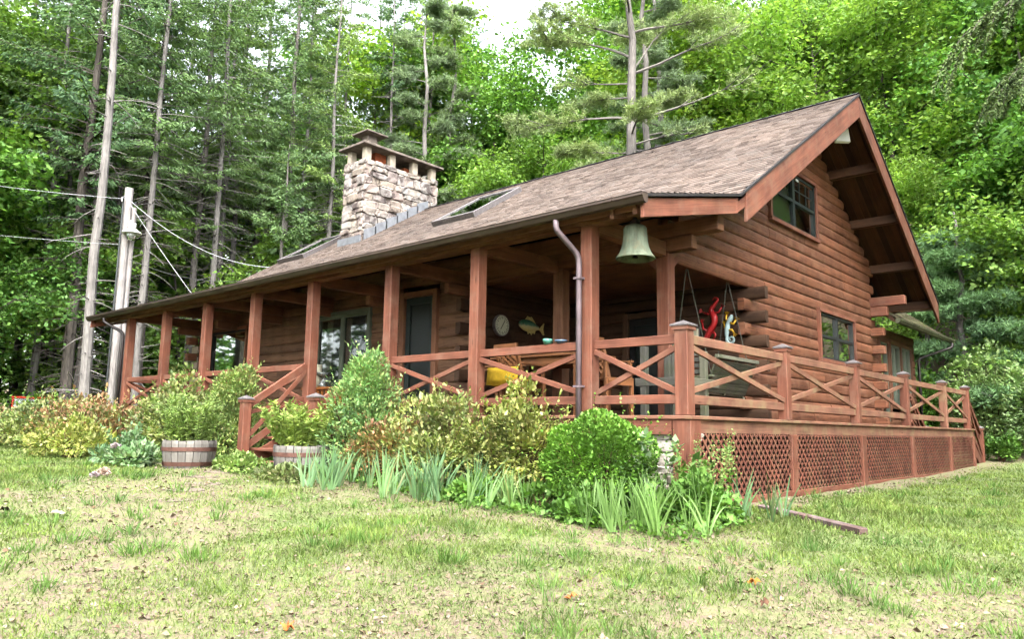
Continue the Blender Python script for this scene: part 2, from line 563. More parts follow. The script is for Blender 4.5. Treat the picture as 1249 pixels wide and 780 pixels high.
# ---- roof: slabs, shingles, ridge
def slope_slab(mb, A, B, x0, x1, t, up0=0.0):
    """slab under the line A-B (y,z)"""
    mb.quad([(x0, A[0], A[1]), (x1, A[0], A[1]), (x1, B[0], B[1]), (x0, B[0], B[1])])
    mb.quad([(x0, A[0], A[1] - t), (x0, B[0], B[1] - t), (x1, B[0], B[1] - t), (x1, A[0], A[1] - t)])
    mb.quad([(x0, A[0], A[1]), (x0, A[0], A[1] - t), (x1, A[0], A[1] - t), (x1, A[0], A[1])])
    mb.quad([(x0, A[0], A[1]), (x0, B[0], B[1]), (x0, B[0], B[1] - t), (x0, A[0], A[1] - t)])
    mb.quad([(x1, A[0], A[1]), (x1, A[0], A[1] - t), (x1, B[0], B[1] - t), (x1, B[0], B[1])])
def shingles(A, B, x0, x1, seed, expo=.135):
    """real overlapping tabs laid from A (low) to B (high); A,B in (y,z)"""
    r = np.random.RandomState(seed)
    A = np.array(A); B = np.array(B)
    L = np.hypot(*(B - A)); d = (B - A) / L
    nrm = np.array([-d[1], d[0]])
    if nrm[1] < 0: nrm = -nrm
    V = []; n = int(L / expo)
    ex = L / n
    for i in range(n):
        x = x0 - r.uniform(0, .2)
        while x < x1:
            w = r.uniform(.10, .26)
            xa, xb = max(x, x0), min(x + w - .004, x1)
            x += w
            if xb - xa < .02: continue
            lo = i * ex - (r.uniform(.0, .03) if i else .02); hi = min((i + 1) * ex + .01, L)
            h = .017 + r.uniform(0, .010)
            pl = A + d * lo; ph = A + d * hi
            a = pl + nrm * h; b = ph + nrm * .003; c = pl - nrm * .002
            V += [(xa, a[0], a[1]), (xb, a[0], a[1]), (xb, b[0], b[1]), (xa, b[0], b[1]),
                  (xa, c[0], c[1]), (xb, c[0], c[1])]
    V = np.array(V)
    k = np.arange(len(V) // 6)[:, None] * 6
    Q = np.concatenate([k + np.array([[0, 1, 2, 3]]), k + np.array([[4, 5, 1, 0]])])
    return V, Q
def shinglemat(name, stops, moss=None):
    k = NT(name)
    geo = k.n("ShaderNodeNewGeometry"); tc = k.n("ShaderNodeTexCoord")
    c = k.ramp(geo.outputs["Random Per Island"], stops)
    nz = k.noise(tc.outputs["Object"], .8, 4)
    c = k.mix(1.0, c, k.ramp(nz, [(.3, (.78, .78, .8)), (.7, (1.15, 1.12, 1.1))]), 'MULTIPLY')
    gr = k.noise(tc.outputs["Object"], 160, 2)
    c = k.mix(1.0, c, k.ramp(gr, [(.3, (.7,) * 3), (.7, (1.3,) * 3)]), 'MULTIPLY')
    if moss:
        mz = k.noise(tc.outputs["Object"], 2.2, 6)
        c = k.mix(k.ramp(mz, [(.42, (0,) * 3), (.6, (.75,) * 3)]), c, moss)
    k.l(c, k.p.inputs["Base Color"])
    k.p.inputs["Roughness"].default_value = .9
    k.p.inputs["Specular IOR Level"].default_value = .25
    k.bump(gr, .4, .003)
    return k.m
M['shingle'] = shinglemat('brown_asphalt_shingles', [(0, (.095, .073, .060)), (.2, (.148, .115, .095)), (.5, (.18, .142, .118)), (.8, (.22, .176, .148)), (1, (.165, .14, .122))])
M['shingle_moss'] = shinglemat('mossy_shingles', [(0, (.11, .085, .06)), (.5, (.17, .14, .10)), (1, (.22, .19, .13))], (.13, .145, .055))

mb = MB()
slope_slab(mb, EAVE, KICK, RX0, RX1, .05)
slope_slab(mb, KICK, RIDGE, RX0, RX1, .10)
slope_slab(mb, RIDGE, REAR, RX0, RX1, .10)
mb.build('roof_deck', M['drip'], HOUSE)
Vs, Qs, o = [], [], 0
for A, B, sd in ((EAVE, KICK, 1), (KICK, RIDGE, 2), (REAR, RIDGE, 3)):
    A2 = (A[0] - .03 if A == EAVE else A[0], A[1])
    v, q = shingles((A[0], A[1] + .004), (B[0], B[1] + .004), RX0 - .02, RX1 + .025, sd)
    Vs.append(v); Qs.append(q + o); o += len(v)
V = np.concatenate(Vs) - np.array(HOUSE.location)
fast_mesh('roof', V, np.concatenate(Qs), M['shingle'], HOUSE)
mb = MB()
x = RX0
while x < RX1:
    x2 = min(x + .3, RX1 + .03)
    h = .035 + RND.uniform(0, .006)
    mb.quad([(x, RIDGE[0] - .15, RIDGE[1] - .07 + h), (x2, RIDGE[0] - .15, RIDGE[1] - .07 + h), (x2, RIDGE[0], RIDGE[1] + h + .012), (x, RIDGE[0], RIDGE[1] + h)])
    mb.quad([(x, RIDGE[0], RIDGE[1] + h), (x2, RIDGE[0], RIDGE[1] + h + .012), (x2, RIDGE[0] + .15, RIDGE[1] - .07 + h), (x, RIDGE[0] + .15, RIDGE[1] - .07 + h)])
    x += .28
mb.build('ridge_cap', M['drip'], HOUSE)

# rake boards (both gables); the porch board is shallower than the main one
for xx, sg in ((RX1, 1), (RX0, -1)):
    mb = MB()
    def rake(A, B, top, dep, off, th=.05):
        a, b = Vector((xx + sg * off, A[0], A[1] - top)), Vector((xx + sg * off, B[0], B[1] - top))
        mb.quad_pts = None
        o1 = [(A[0], A[1] - top), (B[0], B[1] - top), (B[0], B[1] - top - dep), (A[0], A[1] - top - dep)]
        b0 = len(mb.v)
        for q in (0, th * sg):
            for y, z in o1: mb.v.append((xx + sg * off - q, y, z))
        L = math.hypot(B[0] - A[0], B[1] - A[1]); ou = RND.random() * 30
        for f in ((0, 1, 2, 3), (7, 6, 5, 4), (0, 4, 5, 1), (1, 5, 6, 2), (2, 6, 7, 3), (3, 7, 4, 0)):
            mb.f.append(tuple(b0 + t for t in f))
            mb.uv += [(ou, 3), (ou + L, 3), (ou + L, 3 + dep), (ou, 3 + dep)]
    if True:
        rake((EAVE[0], EAVE[1]), (KICK[0] - .07, KICK[1] - .016), .03, .25, 0.0)
        rake((KICK[0] - .07, KICK[1] - .016), (KICK[0] + .5, KICK[1] + .5 * .621), .03, .25, 0.0)
        rake((KICK[0] + .22, KICK[1] + .22 * .621), (RIDGE[0], RIDGE[1]), .03, .46, .022)
        rake((RIDGE[0], RIDGE[1]), (REAR[0], REAR[1]), .03, .46, .022)
    mb.build('rake_board', M['trim'], HOUSE, bevel=.006)
    mb = MB()
    for A, B in ((EAVE, KICK), (KICK, RIDGE), (RIDGE, REAR)):
        mb.beam((xx + sg * .03, A[0], A[1] - .012), (xx + sg * .03, B[0], B[1] - .012), .03, .035)
    mb.build('drip_edge', M['drip'], HOUSE)

# soffit boards under both rakes and over the porch; lookouts on the rear slope
def boards_x(mb, A, B, x0, x1, drop, w=.145):
    """boards running up the slope, side by side along x"""
    x = x0
    while x < x1 - .02:
        x2 = min(x + w - .006, x1)
        mb.beam(((x + x2) / 2, A[0], A[1] - drop), ((x + x2) / 2, B[0], B[1] - drop), x2 - x, .02)
        x += w
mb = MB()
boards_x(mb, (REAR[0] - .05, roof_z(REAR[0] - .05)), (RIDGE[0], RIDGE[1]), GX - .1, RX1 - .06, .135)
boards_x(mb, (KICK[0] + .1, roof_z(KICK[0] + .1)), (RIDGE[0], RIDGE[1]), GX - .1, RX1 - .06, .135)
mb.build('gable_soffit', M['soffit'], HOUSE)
mb = MB()
boards_x(mb, (EAVE[0] + .03, roof_z(EAVE[0] + .03)), (KICK[0] - .05, roof_z(KICK[0] - .05)), RX0 + .1, RX1 - .06, .075)
mb.build('porch_soffit', M['beam'], HOUSE)
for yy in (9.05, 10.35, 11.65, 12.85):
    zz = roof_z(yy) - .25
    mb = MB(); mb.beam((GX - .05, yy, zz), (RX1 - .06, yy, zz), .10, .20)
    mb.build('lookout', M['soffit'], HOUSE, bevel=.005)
    mb = MB(); mb.beam((GX - .05, yy + .075, zz - .085), (RX1 - .06, yy + .075, zz - .085), .045, .035)
    mb.build('lookout_trim', M['beam'], HOUSE)
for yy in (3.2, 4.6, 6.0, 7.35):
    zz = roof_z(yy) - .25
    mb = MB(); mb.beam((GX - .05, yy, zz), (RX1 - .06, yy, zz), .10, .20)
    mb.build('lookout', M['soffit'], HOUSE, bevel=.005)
# stacked plate beams that poke out past the gable, front and rear
mb = MB(); mb.box((-2.0, 1.84, 2.68), (-.46, 2.04, 2.90)); mb.build('plate_beam', M['beam'], HOUSE, bevel=.012)
mb = MB(); mb.box((-2.0, 1.86, 2.47), (-.88, 2.02, 2.675)); mb.build('plate_beam', M['beam'], HOUSE, bevel=.012)
mb = MB(); mb.box((-2.0, 11.42, 2.88), (-.55, 11.6, 3.10)); mb.build('plate_beam', M['trim'], HOUSE, bevel=.012)
mb = MB(); mb.box((-2.0, 11.43, 2.64), (-.95, 11.59, 2.875)); mb.build('plate_beam', M['trim'], HOUSE, bevel=.012)
# boxed rear eave return seen at the tip of the rear rake
mb = MB(); mb.box((GX + .05, REAR[0] - .35, REAR[1] - .16), (RX1 - .055, REAR[0] - .02, REAR[1] - .12)); mb.build('eave_return', M['oak'], HOUSE)

# ---- porch frame
PX = [-15.88, -13.80, -11.77, -9.73, -7.68, -5.41, -3.40, -1.36]
for i, x in enumerate(PX):
    mb = MB(); mb.box((x - .09, -.09, .0), (x + .09, .09, 2.47)); mb.build('porch_post', M['trim'], HOUSE, bevel=.008)
mb = MB(); mb.box((RX0 + .15, -.10, 2.47), (RX1 - .12, .10, 2.655)); mb.build('porch_beam', M['beam'], HOUSE, bevel=.008)
mb = MB(); mb.box((RX0 + .1, -.36, 2.45), (RX1 - .06, -.33, 2.56)); mb.build('eave_board', M['beam'], HOUSE)
for x in PX:
    mb = MB(); mb.box((x - .07, .11, 2.40), (x + .07, FY - .02, 2.62)); mb.build('cross_beam', M['beam'], HOUSE, bevel=.008)
    if x < -5.2:
        mb = MB(); mb.box((x - .06, FY - .62, 2.20), (x + .06, FY - .03, 2.395)); mb.build('beam_bracket', M['beam'], HOUSE, bevel=.01)
for x in (-3.37, -1.38):
    mb = MB(); mb.box((x - .10, 1.85, 0), (x + .10, 2.05, 2.46)); mb.build('inner_post', M['beam'] if x < -2 else M['trim'], HOUSE, bevel=.008)
mb = MB(); mb.box((-5.35, 1.86, 2.465), (-2.02, 2.04, 2.72)); mb.box((-5.35, 1.87, 2.724), (GX - .1, 2.03, 3.02)); mb.build('header_beam', M['beam'], HOUSE, bevel=.008)
# angled knee braces on the corner post
mb = MB()
mb.beam((GX - .03, 2.06, 2.30), (GX - .03, 2.24, 2.46), .12, .09)
mb.beam((-1.49, 1.95, 2.28), (-1.68, 1.95, 2.46), .12, .09, (0, 1, 0))
mb.build('knee_brace', M['trim'], HOUSE)
# recess ceiling planks and rafters over the outer porch end
mb = MB()
y = 2.06
while y < RY0 - .05:
    mb.box((-5.3, y, 2.455), (GX - .12, y + .135, 2.475)); y += .142
mb.build('porch_ceiling', M['beam'], HOUSE)
for x in (-.75, -.42):
    mb = MB(); mb.beam((x, EAVE[0] + .06, roof_z(EAVE[0] + .06) - .15), (x, 1.82, roof_z(1.82) - .15), .06, .12); mb.build('rafter', M['beam'], HOUSE)

# ---- deck: boards, fascia, lattice skirt
DX0, DX1, DY1 = -16.1, .10, 14.35
mb = MB()
y = -.10
while y < FY:
    mb.box((DX0, y, -.035), (DX1, y + .135, 0)); y += .142
y2 = y
x = GX + .02
while x < DX1 - .02:
    mb.box((x, y2, -.035), (min(x + .135, DX1), DY1, 0)); x += .142
y = y2
while y < RY0:
    mb.box((-5.3, y, -.035), (GX, y + .135, 0)); y += .142
mb.build('deck_floor', M['porchfloor'], HOUSE)
mb = MB()
mb.box((DX0, -.155, -.045), (DX1 + .06, -.102, -.003))
mb.box((DX1 + .002, -.10, -.045), (DX1 + .055, DY1 + .05, -.003))
mb.build('deck_edge', M['rail_side'], HOUSE, bevel=.005)
mb = MB(); mb.box((DX0, -.125, -.22), (-.11, -.085, -.05)); mb.build('fascia_board', M['trim'], HOUSE)
mb = MB(); mb.box((.06, -.02, -.20), (.10, DY1, -.05)); mb.build('fascia_board', M['rail_side'], HOUSE)
# black sheets set under the deck stand in for the shade there
SKY_ = [0.0, 2.85, 5.86, 8.85, 11.9, 14.28]
for i, y in enumerate(SKY_):
    zb = gz1(.1, y) - .15
    w = .10 if i else .125
    mb = MB(); mb.box((.08 if i else -.10, y - w, zb), (.135 if i else .135, y + (w if i else w), -.051 if i == 0 else -.205))
    mb.build('skirt_post', M['trim'], HOUSE, bevel=.006)
for i in range(5):
    y0, y1 = SKY_[i] + (.13 if i == 0 else .105), SKY_[i + 1] - .105
    zt, zb = -.21, -.98
    mb = MB()
    st = .132; w = .033
    H = zt - zb
    for dr, xo in ((1, .096), (-1, .104)):
        t = y0 - H if dr == 1 else y0
        t = y0 - H
        while t < y1 + H:
            # strip from (t, zb) to (t + H, zt), mirrored for the other layer; clipped to the panel
            a0, b0_, a1, b1_ = (t, zb, t + H, zt) if dr == 1 else (t + H, zb, t, zt)
            def clip(pa, za, pb, zb2):
                if pa > pb: pa, za, pb, zb2 = pb, zb2, pa, za
                if pb < y0 + .02 or pa > y1 - .02: return None
                if pa < y0: za += (zb2 - za) * (y0 - pa) / (pb - pa); pa = y0
                if pb > y1: zb2 = za + (zb2 - za) * (y1 - pa) / (pb - pa); pb = y1
                return pa, za, pb, zb2
            c = clip(a0, b0_, a1, b1_)
            if c and math.hypot(c[2] - c[0], c[3] - c[1]) > .05:
                mb.beam((xo, c[0], c[1]), (xo, c[2], c[3]), w, .007, (1, 0, 0))
            t += st
    pan = mb.build('lattice_panel', M['lattice'], HOUSE)
    mb = MB(); mb.box((.085, y0 - .002, zb - .14), (.125, y1 + .002, zb)); mb.build('bottom_board', M['trim'], pan, bevel=.005)
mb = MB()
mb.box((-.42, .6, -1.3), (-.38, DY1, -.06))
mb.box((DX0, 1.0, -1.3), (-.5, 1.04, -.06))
mb.build('underdeck_shade_sheet', M['black'], HOUSE)  # black sheets added behind the lattice in place of shade
# stone pier under the porch corner
def stone_block(mb, c, e, r, jit=.16):
    """a rough rounded stone: box with pinched, jittered corners"""
    b = len(mb.v)
    nx = 3
    P = []
    for i in range(4):
        for j in range(4):
            for k in range(4):
                if 0 < i < 3 and 0 < j < 3 and 0 < k < 3: continue
                P.append((i, j, k))
    idx = {}
    T = (-1, -.62, .62, 1)
    for p in P:
        q = [T[t] for t in p]
        edge = sum(1 for t in p if t in (0, 3))
        s = (1, 1, .94, .84)[edge]
        q = [q[a] * s * e[a] / 2 * (1 + r.uniform(-jit, jit) * .5) + c[a] for a in range(3)]
        idx[p] = b + len(idx)
        mb.v.append(tuple(q))
    def face(fn):
        for a in range(3):
            for c2 in range(3):
                q = [fn(a, c2), fn(a + 1, c2), fn(a + 1, c2 + 1), fn(a, c2 + 1)]
                mb.f.append(tuple(idx[t] for t in q)); mb.uv += [(0, 0)] * 4
    face(lambda a, c2: (a, 0, c2)); face(lambda a, c2: (c2, 3, a)); face(lambda a, c2: (0, c2, a)); face(lambda a, c2: (3, a, c2))
    face(lambda a, c2: (c2, a, 0)); face(lambda a, c2: (a, c2, 3))
def stonemat(name, stops, stain):
    k = NT(name)
    geo = k.n("ShaderNodeNewGeometry"); tc = k.n("ShaderNodeTexCoord")
    c = k.ramp(geo.outputs["Random Per Island"], stops)
    n1 = k.noise(tc.outputs["Object"], 7, 8, .65)
    c = k.mix(1.0, c, k.ramp(n1, [(.3, (.7, .68, .66)), (.65, (1.15, 1.13, 1.1))]), 'MULTIPLY')
    n2 = k.noise(tc.outputs["Object"], 2.6, 8, .72)
    c = k.mix(k.ramp(n2, [(.50, (0,) * 3), (.60, (.85,) * 3)]), c, stain)
    n3 = k.noise(tc.outputs["Object"], 4.1, 8, .7)
    c = k.mix(k.ramp(n3, [(.58, (0,) * 3), (.68, (.7,) * 3)]), c, (.48, .48, .45))
    k.l(c, k.p.inputs["Base Color"]); k.p.inputs["Roughness"].default_value = .9
    k.p.inputs["Specular IOR Level"].default_value = .3
    k.bump(n1, .8, .03)
    return k.m
M['stone'] = stonemat('tan_fieldstone', [(0, (.22, .185, .16)), (.2, (.34, .29, .24)), (.4, (.30, .28, .265)), (.6, (.38, .34, .295)), (.8, (.31, .245, .22)), (1, (.27, .26, .25))], (.075, .055, .05))
M['palestone'] = stonemat('pale_stone', [(0, (.42, .38, .33)), (.5, (.55, .52, .46)), (1, (.48, .44, .4))], (.25, .2, .16))
M['mortar'] = flat('mortar', (.27, .235, .20), .95, 0, .2, .3, 10)
r = random.Random(3)
mb = MB()
z = -1.15
while z < -.26:
    h = r.uniform(.09, .16); x = -.75
    while x < -.12:
        w = r.uniform(.18, .36); stone_block(mb, (x + w / 2, .10 + r.uniform(-.02, .02), z + h / 2), (w, .3, h), r); x += w
    z += h
mb.build('stone_pier', M['palestone'], HOUSE, smooth=False)

# ---- railings
def x_railing(p0, p1, mat):
    """top rail, bottom rail and a crossed pair of braces between two posts (floor points)"""
    p0, p1 = Vector(p0), Vector(p1)
    d = (p1 - p0).normalized()
    s = d.cross(Vector((0, 0, 1)))
    z = Vector((0, 0, 1))
    mb = MB(); mb.beam(p0 + z * .895, p1 + z * .895, .06, .11)
    top = mb.build('railing', mat, HOUSE, bevel=.006)
    mb = MB(); mb.beam(p0 + z * .19, p1 + z * .19, .05, .11); mb.build('bottom_rail', mat, top, bevel=.006)
    mb = MB(); mb.beam(p0 + z * .81 + s * .022, p1 + z * .275 + s * .022, .035, .07); mb.build('brace', mat, top, bevel=.004)
    mb = MB(); mb.beam(p0 + z * .275 - s * .016, p1 + z * .81 - s * .016, .035, .07); mb.build('brace', mat, top, bevel=.004)
def rail_post(x, y, z0, z1, mat, name='railing_post', w=.17, capw=.24):
    mb = MB(); mb.box((x - w / 2, y - w / 2, z0), (x + w / 2, y + w / 2, z1)); o = mb.build(name, mat, HOUSE, bevel=.008)
    mb = MB(); mb.box((x - w / 2 - .02, y - w / 2 - .02, z1 - .005), (x + w / 2 + .02, y + w / 2 + .02, z1 + .04))
    mb.build('post_collar', mat, o)
    mb = MB()
    c = capw / 2
    b = [(x - c, y - c, z1 + .042), (x + c, y - c, z1 + .042), (x + c, y + c, z1 + .042), (x - c, y + c, z1 + .042)]
    t = [(a, e, g + .018) for a, e, g in b]
    mb.quad(b[::-1])
    for i in range(4):
        j = (i + 1) % 4
        mb.quad([b[i], b[j], t[j], t[i]]); mb.quad([t[i], t[j], (x, y, z1 + .115)])
    mb.build('post_cap', M['cap'], o)
    return o
rail_post(0, 0, 0, 1.0, M['trim'])
for i, y in enumerate((2.87, 5.9, 8.9, 11.98, 14.3)):
    rail_post(.0, y, 0, .99, M['trim'] if i != 3 else M['rail_side'], w=.15, capw=.22)
ys = [0, 2.87, 5.9, 8.9, 11.98, 14.3]
for a, b in zip(ys[:-1], ys[1:]):
    x_railing((0, a + .085, 0), (0, b - .08, 0), M['rail_side'])
xs = PX + [0.0]
for i, (a, b) in enumerate(zip(xs[:-1], xs[1:])):
    if i == 4: continue
    x_railing((a + .09, 0, 0), (b - .09, 0, 0), M['trim'])
x_railing((PX[0], .1, 0), (PX[0], FY - .1, 0), M['trim'])

# ---- front stairs between the fifth and sixth posts
SX0, SX1 = -7.68, -5.6
zb = gz1(-6.6, -1.3)
n = 4
for i in range(n):
    zt = -.0 - (i + 1) * (0 - zb) / (n + .6)
    yy = -.14 - i * .32
    mb = MB(); mb.box((SX0 - .12, yy - .33, zt - .045), (SX1 + .12, yy, zt)); mb.build('step', M['trim'], HOUSE, bevel=.006)
for x in (SX0 + .12, SX1 - .12):
    mb = MB(); mb.beam((x, -.13, -.22), (x, -1.38, zb - .05), .05, .22); mb.build('stringer', M['trim'], HOUSE)
for x in (SX0 + .02, SX1):
    rail_post(x, -1.24, zb - .1, .20, M['trim'], 'newel_post', .15, .21)
    px = SX0 if x < -7 else -5.41
    mb = MB(); mb.beam((x, -1.16, .17), (px, -.09, .90), .06, .12); hr = mb.build('handrail', M['trim'], HOUSE, bevel=.005)
    mb = MB(); mb.beam((x, -1.16, -.52), (px, -.09, .20), .05, .11); mb.build('lower_rail', M['trim'], hr)
    mb = MB(); mb.beam((x + .022, -1.16, -.36), (px + .022, -.09, .80), .035, .07); mb.build('brace', M['trim'], hr)
    mb = MB(); mb.beam((x - .018, -1.16, .03), (px - .018, -.09, .30), .035, .07); mb.build('brace', M['trim'], hr)
# ---- rear stairs going down beyond the deck end
for i in range(5):
    zt = -.18 * (i + 1); yy = DY1 + .06 + i * .28
    mb = MB(); mb.box((-1.3, yy, zt - .04), (-.12, yy + .29, zt)); mb.build('step', M['trim'], HOUSE)
for x in (-.02, -1.32):
    rail_post(x, DY1 + 1.5, gz1(x, 15.8) - .1, -.02, M['trim'], 'newel_post', .14, .19)
    mb = MB(); mb.beam((x, 14.38, .88), (x, DY1 + 1.44, -.08), .06, .11); hr = mb.build('handrail', M['trim'], HOUSE)
    mb = MB(); mb.beam((x, 14.38, .20), (x, DY1 + 1.44, -.78), .05, .11); mb.build('lower_rail', M['trim'], hr)
    mb = MB(); mb.beam((x + .02, 14.38, .76), (x + .02, DY1 + 1.44, -.66), .035, .07); mb.build('brace', M['trim'], hr)
    mb = MB(); mb.beam((x - .02, 14.38, .34), (x - .02, DY1 + 1.44, -.2), .035, .07); mb.build('brace', M['trim'], hr)
    mb = MB(); mb.beam((x, 14.32, -.16), (x, DY1 + 1.56, -1.05), .05, .24); mb.build('stringer', M['trim'], HOUSE)

# ---- gutters and downspouts
def gutter(p0, p1, out, mat, parent, r=.075):
    p0, p1 = Vector(p0), Vector(p1)
    d = (p1 - p0).normalized(); o = Vector(out)
    prof = [(-.01, .0), (-.01, -.10), (.03, -.118), (.075, -.10), (.10, -.055), (.115, -.035), (.115, .0), (.125, .004), (.125, -.002), (.108, -.008), (.105, -.035), (.09, -.06), (.07, -.092), (.03, -.108), (0, -.095), (0, 0)]
    mb = MB(); b = len(mb.v); m = len(prof)
    for p in (p0, p1):
        for a, z in prof: mb.v.append(tuple(p + o * a + Vector((0, 0, z))))
    for k in range(m):
        k2 = (k + 1) % m
        mb.f.append((b + k, b + k2, b + m + k2, b + m + k)); mb.uv += [(0, 0)] * 4
    for p in (p0, p1):
        mb.quad([p + o * a + Vector((0, 0, z)) for a, z in prof[:7]])
    L = (p1 - p0).length; t = 1.6
    while t < L:                                   # hanger straps and seams
        q = p0 + d * t
        mb.beam(q + o * -.005 + Vector((0, 0, .004)), q + o * .125 + Vector((0, 0, .004)), .03, .006)
        mb.beam(q + o * .116 + Vector((0, 0, -.035)), q + o * .116 + Vector((0, 0, .004)), .02, .006, tuple(d))
        t += 1.9
    return mb.build('gutter', mat, parent)
gutter((RX0 - .02, EAVE[0] - .012, EAVE[1] - .005), (RX1 + .06, EAVE[0] - .012, EAVE[1] - .005), (0, -1, 0), M['gutter'], HOUSE)
def spout(pts, mat, w=.085, d=.06):
    mb = MB()
    pts = [Vector(p) for p in pts]
    mb.tube(pts, [.039] * len(pts), 8)
    return mb.build('downspout', mat, HOUSE, smooth=True)
def smooth_path(pts, n=5):
    pts = [Vector(p) for p in pts]; out = [pts[0]]
    for i in range(1, len(pts) - 1):
        a, b, c = pts[i - 1], pts[i], pts[i + 1]
        r_ = min(.10, (b - a).length * .45, (c - b).length * .45)
        p, q = b + (a - b).normalized() * r_, b + (c - b).normalized() * r_
        for k in range(n + 1):
            t = k / n; out.append(p * (1 - t) ** 2 + b * 2 * t * (1 - t) + q * t * t)
    out.append(pts[-1]); return out
ds = spout(smooth_path([(-1.53, -.50, 2.49), (-1.53, -.50, 2.36), (-1.42, -.155, 2.06), (-1.42, -.155, -.9)]), M['mauve'])
mb = MB()
for zz in (1.75, .35): mb.box((-1.475, -.205, zz), (-1.365, -.10, zz + .025))
mb.build('strap', M['mauve'], ds)
spout(smooth_path([(-16.35, -.50, 2.49), (-16.35, -.50, 2.38), (-15.98, -.14, 2.1), (-15.98, -.14, -.8)]), M['darkmetal'])

# ---- chimney
r = random.Random(11)
CHX0, CHX1, CHY0, CHY1 = -14.41, -13.40, 5.27, 8.14
CHZ = 7.70
mb = MB()
mb.box((CHX0 + .035, CHY0 + .035, 4.6), (CHX1 - .035, CHY1 - .035, CHZ - .05))
CH = mb.build('chimney', M['mortar'], HOUSE)
mb = MB()
def stone_face(axis, fixed, a0, a1, sgn):
    z = 4.75
    rows = []
    while z < CHZ - .04:
        h = min(r.uniform(.16, .36), CHZ - z)
        if CHZ - z - h < .12: h = CHZ - z
        a = a0
        while a < a1 - .01:
            w = r.uniform(.22, .62)
            if a1 - a - w < .2: w = a1 - a
            split = r.random() < .3 and h > .24
            for hz, hh in (((z, h * .5), (z + h * .5, h * .5)) if split else ((z, h),)):
                t = .20 + r.uniform(-.02, .06)
                cc = fixed - sgn * .06 + sgn * (t - .2) * .5
                jz = r.uniform(-.02, .02)
                if axis == 'x': stone_block(mb, (a + w / 2, cc, hz + hh / 2 + jz), (w * .97, t, hh * .965), r, .32)
                else: stone_block(mb, (cc, a + w / 2, hz + hh / 2 + jz), (t, w * .97, hh * .965), r, .32)
            a += w
        z += h
stone_face('x', CHY0 + .02, CHX0, CHX1, -1)
stone_face('x', CHY1 - .02, CHX0, CHX1, 1)
stone_face('y', CHX1 - .02, CHY0, CHY1, 1)
stone_face('y', CHX0 + .02, CHY0, CHY1, -1)
mb.build('stone_cladding', M['stone'], CH)
cap_z = 8.12
for yy, xx in ((5.42, CHX1 - .14), (6.35, CHX1 - .14), (7.25, CHX1 - .14), (8.02, CHX1 - .14), (5.42, CHX0 + .14), (6.7, CHX0 + .14), (8.02, CHX0 + .14)):
    mb = MB(); mb.box((xx - .10, yy - .11, CHZ - .06), (xx + .10, yy + .11, cap_z - .002)); mb.build('cap_pillar', M['concrete'], CH, bevel=.02)
mb = MB(); mb.box((CHX0 - .14, CHY0 - .16, cap_z), (CHX1 + .14, CHY1 + .16, cap_z + .075)); mb.build('chimney_cap', M['dirtyconcrete'], CH, bevel=.012)
mb = MB(); mb.box((-14.12, 5.85, CHZ - .1), (-13.68, 6.25, 8.115)); mb.build('flue', M['rust'], CH)
mb = MB(); mb.box((-14.05, 7.0, CHZ - .1), (-13.7, 7.4, 7.95)); mb.build('flue', M['rust'], CH)
mb = MB(); mb.box((-14.05, 5.6, 8.196), (-13.75, 5.95, 8.64)); mb.build('flue', M['dirtyconcrete'], CH)
mb = MB(); mb.beam((-14.29, 5.78, 8.67), (-13.51, 5.78, 8.67), .80, .05); mb.build('flue_cap', M['dirtyconcrete'], CH, bevel=.01)
mb = MB()
mb.box((CHX0 - .03, CHY0 - .12, roof_z(CHY0) - .05), (CHX1 + .05, CHY0 - .075, roof_z(CHY0) + .16))
y = CHY0
while y < RIDGE[0] - .1:
    zz = roof_z(y + .17)
    mb.prism([(0, -.08), (.42, .02 + .26 - .02), (.42, .44), (0, .28)] if False else [(0, -.10), (.44, .17), (.44, .42), (0, .24)], (CHX1 + .075, y, zz), (0, 1, 0), (0, 0, 1), (.012, 0, 0))
    y += .40
mb.build('flashing', M['flash'], CH)

# ---- skylights
def skylight(x0, x1, y0, y1):
    A, B = Vector((0, y0, roof_z(y0))), Vector((0, y1, roof_z(y1)))
    d = (B - A).normalized(); nn = Vector((0, -d.z, d.y))
    mb = MB()
    for a, b in (((x0, A), (x1, A)), ((x0, B), (x1, B))):
        mb.beam(Vector((a[0], 0, 0)) + a[1] + nn * .07, Vector((b[0], 0, 0)) + b[1] + nn * .07, .09, .17, tuple(nn))
    for x in (x0 + .04, x1 - .04):
        mb.beam(Vector((x, 0, 0)) + A + nn * .068 + d * .046, Vector((x, 0, 0)) + B + nn * .068 - d * .046, .08, .168, tuple(nn))
    o = mb.build('skylight', M['cap'], HOUSE, bevel=.006)
    mb = MB()
    mb.beam(Vector(((x0 + x1) / 2, 0, 0)) + A + d * .05 + nn * .12, Vector(((x0 + x1) / 2, 0, 0)) + B - d * .05 + nn * .12, x1 - x0 - .17, .012, tuple(nn))
    mb.build('pane', M['skylight'], o)
skylight(-9.75, -8.25, 4.80, 6.45)
skylight(-17.0, -15.55, 4.80, 6.35)

